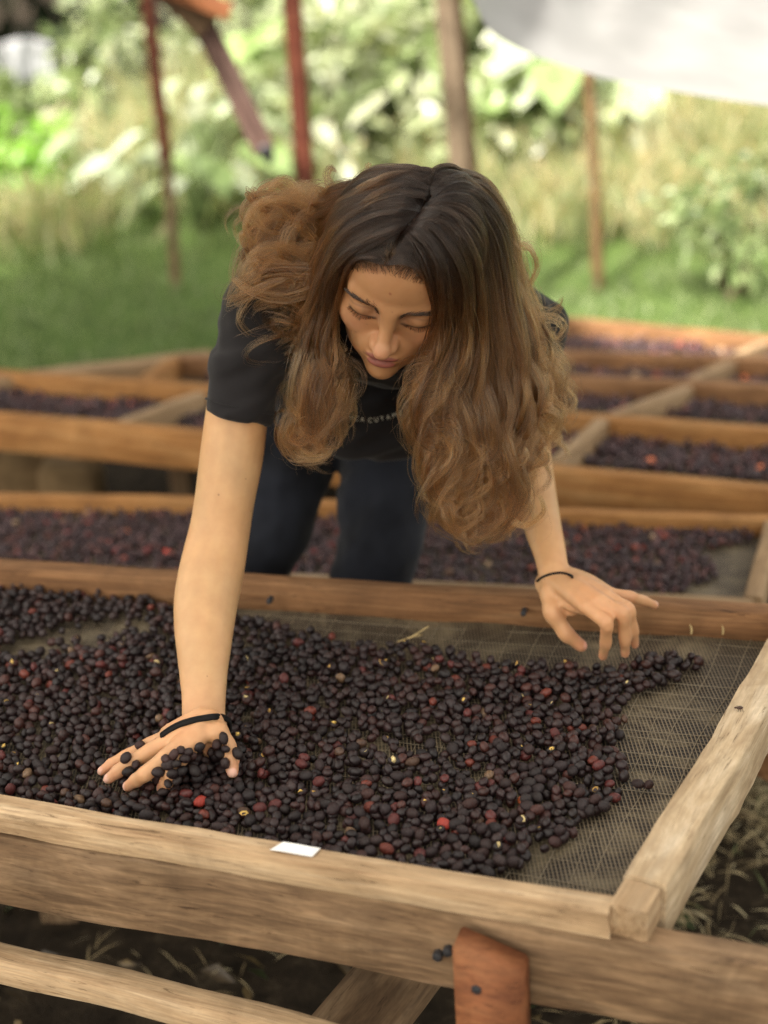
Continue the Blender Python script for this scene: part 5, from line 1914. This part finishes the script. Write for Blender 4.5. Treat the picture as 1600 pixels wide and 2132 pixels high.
EC, ER = np.array([0, -.008, .026]), np.array([.0765, .098, .092])
HMI = np.linalg.inv(HEAD_M)


def skull_hit(px, py, infl):
    o = HMI @ (CAM - HEAD_O) - EC
    d = HMI @ ray(px, py)
    r_ = ER + infl
    o, d = o / r_, d / r_
    A, B, C = d @ d, o @ d, o @ o - 1
    disc = B * B - A * C
    if disc < 0: return None
    return CAM + ray(px, py) * ((-B - math.sqrt(disc)) / A)


def outside_head(P, infl):
    """push points out of the inflated skull"""
    q = (P - HEAD_O) @ HMI.T - EC
    s = q / (ER + infl)
    n = np.linalg.norm(s, axis=-1, keepdims=True)
    q = np.where(n < 1, q / np.maximum(n, 1e-6), q)
    return (q + EC) @ HEAD_M.T + HEAD_O


def path3(pts, infl, Yfall):
    """pixel path -> 3-D: on the skull where it passes over it, at its own depth where it hangs free"""
    P, Y = [], []
    for k, q in enumerate(pts):
        h = skull_hit(q[0], q[1], infl)
        yf = Yfall[k] if hasattr(Yfall, '__len__') else Yfall
        if len(q) > 2: yf = q[2]; h = None
        Y.append(h[1] if (h is not None and k < len(pts) * 0.62) else yf)
    Y = np.array(Y)
    for _ in range(1):
        Y[1:-1] = 0.25 * Y[:-2] + 0.5 * Y[1:-1] + 0.25 * Y[2:]
    return np.array([onY(q[0], q[1], y) for q, y in zip(pts, Y)])


def smooth(x, a, b):
    t_ = np.clip((x - a) / (b - a), 0, 1)
    return t_ * t_ * (3 - 2 * t_)


TONES = []


def family(A, B, nl, ns, k, r, depthspread, amp, freq, spread=(0.05, 0.022), infl=0.012, Y=(1.84, 1.84), curl=0.0, taper=0.15, frizz=.0022, wstart=.25, fly=.05, tone=0.0, lenmin=.82, sdist=None):
    A3, B3 = path3(A, infl, Y[0]), path3(B, infl, Y[1])
    n0 = 60
    A3, B3 = spline(A3, n0), spline(B3, n0)
    out = []
    tones = TONES
    tt = np.linspace(0, 1, k)
    base = np.linspace(0, 1, n0)
    for l in range(nl):
        s0 = r.uniform(0, 1) if sdist is None else sdist(r)
        dl = r.uniform(0, 1) ** 1.2
        n = int(ns * .62 * r.uniform(0.6, 1.4))
        lockshift = r.normal(0, 0.05)
        ph = r.uniform(0, 2 * PI) * 0.55 + s0 * 5.0
        fr = freq * r.uniform(0.8, 1.25)
        am = amp * r.uniform(0.55, 1.35)
        cu = curl * r.uniform(0.3, 1.3) * r.choice([-1, 1])
        ln_l = r.uniform(lenmin, 1.0)
        ln = ln_l * r.uniform(0.88, 1.0, n)
        st = np.where(r.uniform(size=n) < .55, r.uniform(0, .14, n), 0)
        T = st[:, None] + tt[None] * (ln - st)[:, None]                      # position along the full path
        tones.append(np.clip(tone + r.normal(0.44, .24) + r.normal(0, .32, n), 0, 1))
        sj = r.normal(0, 1, n)
        sp = spread[0] + (spread[1] - spread[0]) * smooth(T, 0.15, 0.7)
        S = s0 + sj[:, None] * sp + lockshift * smooth(T, .3, 1)
        S = np.clip(S, -0.12, 1.12)
        i = np.clip(T * (n0 - 1), 0, n0 - 1.001)
        i0 = i.astype(int); u = (i - i0)[..., None]
        a = A3[i0] * (1 - u) + A3[i0 + 1] * u
        b = B3[i0] * (1 - u) + B3[i0 + 1] * u
        P = a * (1 - S[..., None]) + b * S[..., None]
        dd = (dl * depthspread + r.normal(0, .0026, n)[:, None] * (1.2 - .6 * smooth(T, .3, 1))) * smooth(T, 0.0, 0.45)
        P = P + F_ * dd[..., None]
        hgt = r.uniform(-.003, .004) + r.normal(0, .0012, n)[:, None] + .0025 * np.sin(T * r.uniform(6, 11) + ph)
        nr = (P - HEAD_O - HEAD_M @ EC); nr /= np.linalg.norm(nr, axis=2, keepdims=True)
        P = P + nr * (hgt * smooth(T, 0.01, .12) - (infl - .005) * (1 - smooth(T, -.03, .07)))[..., None]
        # waves
        tg = np.gradient(P, axis=1); tg /= np.linalg.norm(tg, axis=2, keepdims=True) + 1e-9
        lat = np.cross(tg, F_); lat /= np.linalg.norm(lat, axis=2, keepdims=True) + 1e-9
        w = am * smooth(T, wstart, 0.95) * (0.45 + 0.75 * T)
        phs = ph + r.normal(0, 0.11, n)[:, None] + 0.5 * np.sin(T * 3 + r.uniform(0, 6))
        fT = fr * (T + 0.35 * T ** 2) * 2 * PI
        P = P + lat * (w * np.sin(fT + phs))[..., None] + F_ * (w * 0.8 * np.cos(fT + phs))[..., None]
        if curl:
            cw = cu * smooth(T / ln[:, None], 0.72, 1.0)
            ca = 5.0 * smooth(T / ln[:, None], 0.68, 1.0)
            P = P + lat * (cw * np.sin(ca))[..., None] + U_ * (np.abs(cw) * (1 - np.cos(ca)) * 0.7)[..., None]
        P = P + lat * (.0035 * np.sin(T * r.uniform(5, 10) + ph * 2) * smooth(T, .02, .2))[..., None]
        # clump towards the lock's centre near the tips, frizz
        f1 = r.normal(0, 1, (n, 1, 3)); f2 = r.normal(0, 1, (n, 1, 3)); p1 = r.uniform(0, 6.28, (n, 1)); p2 = r.uniform(0, 6.28, (n, 1))
        fz = frizz * (0.25 + 1.1 * T) * smooth(T, .05, .3) * np.where(r.uniform(size=n) < .12, 1.3, .26)[:, None]
        P = P + f1 * (fz * np.sin(T * 9 + p1))[..., None] + f2 * (fz * 0.6 * np.sin(T * 19 + p2))[..., None]
        m = r.uniform(size=n) < fly
        if m.any():
            ff = r.normal(0, 1, (m.sum(), 1, 3)) * .014
            P[m] += ff * smooth(T[m], .1, .9)[..., None] * np.sin(T[m] * 6 + p1[m])[..., None]
        kh = int(k * .5)
        P[:, :kh] = outside_head(P[:, :kh], np.clip((infl - .010 + hgt[:, :kh] + .003) * smooth(T[:, :kh], -.03, .07) + .0015, .0015, 1)[..., None])
        out.append(P)
    return out


def build_hair(root):
    r = np.random.default_rng(5)
    S = []
    # right side of the parting, the long front curtain
    F1A = [(845, 472), (878, 505), (906, 560), (916, 630), (905, 700), (880, 770), (864, 840), (880, 910), (908, 970), (922, 1035), (945, 1105)]
    F1B = [(905, 398), (985, 405), (1040, 475), (1062, 560), (1085, 650), (1115, 740), (1135, 830), (1130, 910), (1112, 975), (1090, 1045), (1050, 1125)]
    S += family(F1A, F1B, 96, 75, 36, r, .060, .013, 2.7, Y=(1.765, 1.86), curl=.016, infl=.016, spread=(.05, .013), lenmin=.86)
    # its upper, outer layer with looser waves
    F1C = [(880, 425), (945, 450), (990, 530), (1010, 620), (1012, 700), (1010, 780), (1000, 860), (1000, 940), (1010, 1010), (1010, 1070), (1000, 1125)]
    S += family(F1A, F1C, 34, 65, 36, r, .02, .017, 2.5, Y=(1.755, 1.80), curl=.024, infl=.020, frizz=.003, spread=(.05, .013), lenmin=.8)
    # from the crown over the right side and back
    F6A = [(905, 398), (985, 405), (1040, 475), (1062, 560), (1085, 650), (1110, 740), (1120, 830), (1120, 900), (1110, 960), (1100, 1000)]
    F6B = [(915, 366), (1000, 382), (1052, 450), (1080, 540), (1105, 620), (1135, 690), (1150, 760), (1152, 830), (1142, 890), (1122, 940)]
    S += family(F6A, F6B, 50, 65, 34, r, .05, .015, 3.0, Y=(1.87, 1.93), curl=.025, infl=.018, frizz=.0035, fly=.08, lenmin=.7, spread=(.05, .014))
    # crown cap: short visible run over the top of the head
    F7A = [(905, 398), (960, 380), (1010, 410), (1045, 480), (1060, 560), (1080, 650), (1100, 740)]
    F7B = [(878, 364), (945, 360), (1015, 386), (1060, 450), (1085, 550), (1110, 640), (1130, 720)]
    S += family(F7A, F7B, 18, 80, 26, r, .02, .008, 2.0, Y=(1.88, 1.95), infl=.016, lenmin=.9)
    # joining the shoulder mass to the head
    F12A = [(880, 400), (790, 395), (722, 428), (672, 500), (636, 590), (614, 680), (598, 750), (592, 810)]
    F12B = [(858, 445), (780, 450), (718, 488), (682, 556), (660, 640), (650, 720), (654, 780), (642, 840)]
    S += family(F12A, F12B, 34, 60, 34, r, .04, .013, 2.6, Y=(1.885, 1.82), curl=.02, infl=.018, frizz=.002, spread=(.06, .014), lenmin=.75, fly=.05)
    # hairline at the forehead swept to the right
    F4A = [(800, 548), (845, 548), (880, 568), (902, 610), (912, 670), (900, 740), (876, 810), (868, 880), (885, 940)]
    F4B = [(842, 470), (880, 492), (930, 545), (962, 620), (970, 700), (950, 780), (925, 850), (915, 920), (930, 990)]
    S += family(F4A, F4B, 44, 80, 32, r, .02, .009, 2.2, Y=(1.755, 1.775), infl=.010, curl=.02)
    # hairline swept to the left
    F5A = [(800, 546), (765, 540), (735, 548), (712, 580), (698, 640), (692, 710), (704, 770), (708, 820), (690, 870), (668, 920)]
    F5B = [(842, 468), (795, 480), (740, 505), (705, 550), (680, 620), (672, 700), (690, 770), (690, 840), (665, 900), (650, 940)]
    S += family(F5A, F5B, 44, 80, 32, r, .03, .011, 2.5, Y=(1.80, 1.82), infl=.010, curl=.02)
    # left front locks, from the parting, in front of the shoulder
    F2A = [(874, 440), (795, 438), (725, 475), (682, 545), (650, 630), (630, 710), (640, 790), (625, 855), (608, 905), (650, 950)]
    F2B = [(840, 475), (790, 500), (740, 528), (708, 565), (694, 630), (688, 700), (706, 765), (714, 815), (688, 868), (664, 930)]
    S += family(F2A, F2B, 56, 70, 36, r, .05, .014, 2.9, Y=(1.83, 1.80), curl=.022, infl=.016, frizz=.003, spread=(.05, .013), lenmin=.86)
    # ends rolling under in big loops
    F9A = F1A[:6] + [(885, 850), (888, 930), (900, 1000), (915, 1055), (945, 1100), (985, 1118), (1010, 1095)]
    F9B = F1B[:6] + [(1100, 840), (1105, 920), (1095, 990), (1085, 1045), (1055, 1090), (1015, 1105), (985, 1085)]
    S += family(F9A, F9B, 70, 70, 44, r, .055, .010, 2.6, Y=(1.775, 1.86), curl=.012, infl=.014, spread=(.05, .016), lenmin=.88)
    F10A = F2A[:6] + [(632, 790), (615, 850), (600, 900), (612, 940), (650, 955), (690, 945)]
    F10B = F2B[:6] + [(694, 770), (692, 820), (672, 870), (655, 915), (658, 935), (676, 925)]
    S += family(F10A, F10B, 34, 60, 42, r, .045, .010, 2.8, Y=(1.83, 1.80), curl=.012, infl=.014, spread=(.05, .016), lenmin=.9)
    # back left mass lying over the shoulder
    F3A = [(905, 354), (825, 350), (745, 372), (680, 388, 1.93), (620, 415, 1.94), (568, 455, 1.94), (535, 515, 1.92), (515, 575, 1.89), (508, 625, 1.86)]
    F3B = [(880, 428), (795, 436), (720, 470), (672, 530, 1.90), (640, 590, 1.88), (628, 650, 1.86), (600, 700, 1.83), (590, 740, 1.82), (600, 780, 1.81)]
    S += family(F3A, F3B, 96, 62, 36, r, .055, .018, 4.0, Y=(1.94, 1.88), curl=.030, infl=.018, frizz=.0022, wstart=.15, fly=.06, lenmin=.55, spread=(.05, .014), tone=-.08)
    # cap on the left of the crown
    F8A = [(914, 357), (850, 350), (775, 376), (725, 420), (695, 480), (680, 550)]
    F8B = [(896, 412), (825, 420), (760, 445), (720, 490), (695, 550), (680, 620)]
    S += family(F8A, F8B, 20, 80, 24, r, .015, .006, 1.6, Y=(1.90, 1.87), infl=.016, lenmin=.9)
    nb = 900
    xb = r.uniform(-.060, .060, nb)
    ub = r.uniform(0, 1, nb)
    zb_ = 0.070 - 9.0 * xb ** 2 + r.uniform(-.002, .018, nb)
    yb = np.full(nb, .12)
    for _ in range(50):
        yb -= 0.7 * head_sdf(np.column_stack([xb, yb, zb_]))
    zb_ = zb_ - 0.9 * np.clip(0.045 - yb, 0, 1)
    b0 = np.column_stack([xb, yb, zb_])
    tq = np.linspace(0, 1, 10)[None, :, None]
    side = np.sign(xb + .004 + r.normal(0, .004, nb))
    dirn = np.column_stack([side * r.uniform(.1, .7, nb), r.uniform(-.5, .0, nb), r.uniform(.7, 1.2, nb)])
    L = r.uniform(.018, .05, nb)[:, None, None]
    Pb = b0[:, None] + dirn[:, None] * L * tq + np.array([0, .0, -.2]) * L * tq ** 2 * np.abs(xb)[:, None, None] / .05
    Pb = hw(Pb)
    q_ = (Pb - HEAD_O) @ HMI.T
    lift = 0.002 + 0.006 * np.sin(tq * PI)[..., 0] * r.uniform(.3, 1, (nb, 1))
    for _ in range(8):
        dd_ = head_sdf(q_.reshape(-1, 3)).reshape(nb, 10)
        nrm_ = q_ - np.array([0, 0, 0.0]); nrm_ /= np.linalg.norm(nrm_, axis=2, keepdims=True)
        q_ = q_ + nrm_ * np.clip(lift - dd_, -.01, .01)[..., None] * 0.7
    BABY = len(S)
    S.append(hw(q_))
    TONES.append(np.clip(r.normal(.25, .2, nb), 0, 1))
    # loose curls standing off the outline
    def curl(pts, n, rad=.004, loop=.0):
        P = spline(np.array([onY(*q) for q in pts]), 30)
        off = r.normal(0, 1, (n, 1, 3)) * rad * np.interp(np.linspace(0, 1, 30), [0, .5, 1], [1.2, .9, .35])[None, :, None]
        sc = r.normal(0, .02, (n, 1, 1))
        return [P[None] + off + (P - P.mean(0))[None] * sc]
    C = []
    C += curl([(690, 430, 1.93), (630, 400, 1.95), (560, 430, 1.95), (530, 460, 1.94), (525, 480, 1.94), (540, 470, 1.93)], 36)
    C += curl([(700, 400, 1.94), (680, 372, 1.95), (688, 350, 1.95), (700, 358, 1.95)], 26)
    C += curl([(740, 390, 1.94), (765, 370, 1.95), (770, 345, 1.95), (762, 352, 1.95)], 18)
    C += curl([(640, 430, 1.94), (590, 400, 1.95), (555, 405, 1.95), (545, 430, 1.95)], 14)
    C += curl([(640, 560, 1.86), (560, 560, 1.86), (500, 590, 1.85), (480, 625, 1.85), (510, 615, 1.84), (560, 590, 1.84), (590, 580, 1.84)], 44, .006)
    C += curl([(660, 600, 1.85), (590, 620, 1.84), (520, 605, 1.84), (485, 580, 1.85)], 30, .005)
    C += curl([(650, 500, 1.90), (580, 500, 1.92), (520, 520, 1.91), (495, 560, 1.90), (490, 600, 1.89)], 40, .007)
    C += curl([(1060, 520, 1.93), (1090, 508, 1.93), (1112, 525, 1.93), (1118, 560, 1.93), (1100, 600, 1.92)], 34)
    C += curl([(1110, 640, 1.92), (1140, 655, 1.92), (1165, 640, 1.92), (1172, 620, 1.92)], 16)
    C += curl([(1120, 660, 1.92), (1155, 660, 1.92), (1176, 680, 1.92), (1160, 705, 1.91), (1150, 690, 1.91)], 22)
    C += curl([(1100, 860, 1.88), (1140, 850, 1.87), (1166, 870, 1.87), (1158, 905, 1.87), (1120, 930, 1.87), (1095, 950, 1.87)], 24)
    C += curl([(1080, 820, 1.87), (1120, 870, 1.87), (1140, 910, 1.87), (1100, 980, 1.86), (1120, 992, 1.86)], 22)
    C += curl([(880, 980, 1.80), (905, 1025, 1.80), (900, 1020, 1.80), (940, 1030, 1.79), (985, 1010, 1.79), (1000, 960, 1.79)], 24)
    C += curl([(1030, 960, 1.82), (1075, 1020, 1.82), (1060, 1080, 1.82), (1000, 1120, 1.82), (960, 1090, 1.82)], 60, .008)
    C += curl([(900, 990, 1.80), (900, 1040, 1.80), (930, 1085, 1.80), (990, 1118, 1.80), (1040, 1100, 1.80)], 50, .008)
    C += curl([(610, 850, 1.80), (596, 900, 1.80), (620, 945, 1.80), (670, 950, 1.79), (690, 935, 1.79)], 44, .006)
    C += curl([(705, 830, 1.79), (716, 800, 1.79), (706, 850, 1.79), (690, 880, 1.79), (660, 920, 1.79), (680, 945, 1.79)], 36, .005)
    for _ in range(46):        # random loose loops in the shoulder mass
        x0, y0 = r.uniform(600, 720), r.uniform(400, 600)
        dx, dy = -r.uniform(60, 150), r.uniform(-25, 80)
        if x0 + dx < 500 - 0.25 * (y0 + dy - 520) * 0.3: dx = 505 - x0
        up_ = r.uniform(20, 60) * r.choice([1, 1, 1, -1])
        Yq = 1.935 - 0.00028 * (y0 - 400) - r.uniform(0, .02)
        pts_ = [(x0, y0, Yq), (x0 + dx * .35, y0 + dy * .2 - up_ * .7, Yq), (x0 + dx * .75, y0 + dy * .55 - up_ * .8, Yq - .004), (x0 + dx, y0 + dy, Yq - .008), (x0 + dx * .85, y0 + dy + 34, Yq - .010), (x0 + dx * .6, y0 + dy + 42, Yq - .008)]
        C += curl(pts_, int(r.uniform(16, 46)), r.uniform(.002, .005))
    for _ in range(46):        # and at the ends of the right curtain
        x0, y0 = r.uniform(900, 1090), r.uniform(860, 1010)
        sg = r.choice([-1, 1]); rr_ = r.uniform(22, 55)
        Yq = 1.79 + 0.0003 * max(0, x0 - 950) - r.uniform(0, .01)
        yb_ = min(y0 + rr_ * 2.4, 1108)
        pts_ = [(x0, y0 - 60, Yq + .01), (x0 + sg * rr_ * .5, y0, Yq), (x0 + sg * rr_ * .7, yb_ - rr_ * .8, Yq), (x0, yb_, Yq), (x0 - sg * rr_ * .9, yb_ - rr_ * .5, Yq + .004), (x0 - sg * rr_ * .8, yb_ - rr_ * 1.2, Yq + .008)]
        C += curl(pts_, int(r.uniform(14, 40)), r.uniform(.002, .0045))
    for _ in range(20):        # and of the left lock
        x0, y0 = r.uniform(622, 682), r.uniform(780, 850)
        sg = r.choice([-1, 1]); rr_ = r.uniform(16, 34)
        yb_ = min(y0 + rr_ * 3, 945)
        pts_ = [(x0, y0 - 50, 1.80), (x0 + sg * rr_ * .5, y0, 1.795), (x0 + sg * rr_ * .7, yb_ - rr_ * .8, 1.795), (x0, yb_, 1.795), (x0 - sg * rr_ * .9, yb_ - rr_ * .4, 1.80), (x0 - sg * rr_ * .8, yb_ - rr_ * 1.2, 1.80)]
        C += curl(pts_, int(r.uniform(12, 32)), r.uniform(.002, .004))
    TONES.extend([np.clip(r.normal(.40, .17) + r.normal(0, .14, len(c_)), 0, 1) for c_ in C])
    st_ = [0.0] * len(S) + [0.5] * len(C)
    S = [s for s in S] + C
    hair_curves('hair', S, [0.00012 if k_ == BABY else 0.00025 for k_ in range(len(S))], M_HAIR, root, TONES, st_)
    # lashes and brows
    E = []
    for s in (-1, 1):
        for k in range(80):
            ex = -1 + 2 * k / 79 + r.normal(0, .02)
            base = np.array([s * .031 + ex * .0160 * 1, .0800 - .0045 * abs(ex) ** 2 - .006 * max(0, ex * s), -.0058 + .0035 * ex ** 2])
            L = .0078 * (0.7 + 0.4 * (ex * s > 0)) * r.uniform(.8, 1.15)
            dirn = np.array([(ex * .55 + s * .15), 1.0, -0.45]); dirn /= np.linalg.norm(dirn)
            tq = np.linspace(0, 1, 6)[:, None]
            E.append(base + dirn * L * tq + np.array([0, 0, .45]) * L * tq ** 2)
        for k in range(430):
            bx = r.uniform(-.86, 1.05)
            zc = .0128 + .0068 * (1 - ((bx - .75) / 1.75) ** 2)
            wid = .0058 - .0024 * bx
            base = np.array([s * (.0295 + .0215 * bx), .0, zc + r.normal(0, wid * .45)])
            # drop on the surface
            yy = .11
            for _ in range(40):
                yy -= 0.8 * head_sdf(np.array([[base[0], yy, base[2]]]))[0]
            base[1] = yy - .0003
            L = .0075 * r.uniform(.7, 1.2)
            dirn = np.array([s * (0.8), -.25 - .3 * max(bx, 0), .55 - .55 * (bx + .3)]); dirn /= np.linalg.norm(dirn)
            tq = np.linspace(0, 1, 6)[:, None]
            E.append(base + dirn * L * tq + np.array([0, .0012, 0]) * np.sin(tq * PI))
    E = hw(np.array(E))
    hair_curves('brows_and_lashes', [E], [0.00020], M_BROW, root)


build_person()

near_fruit()
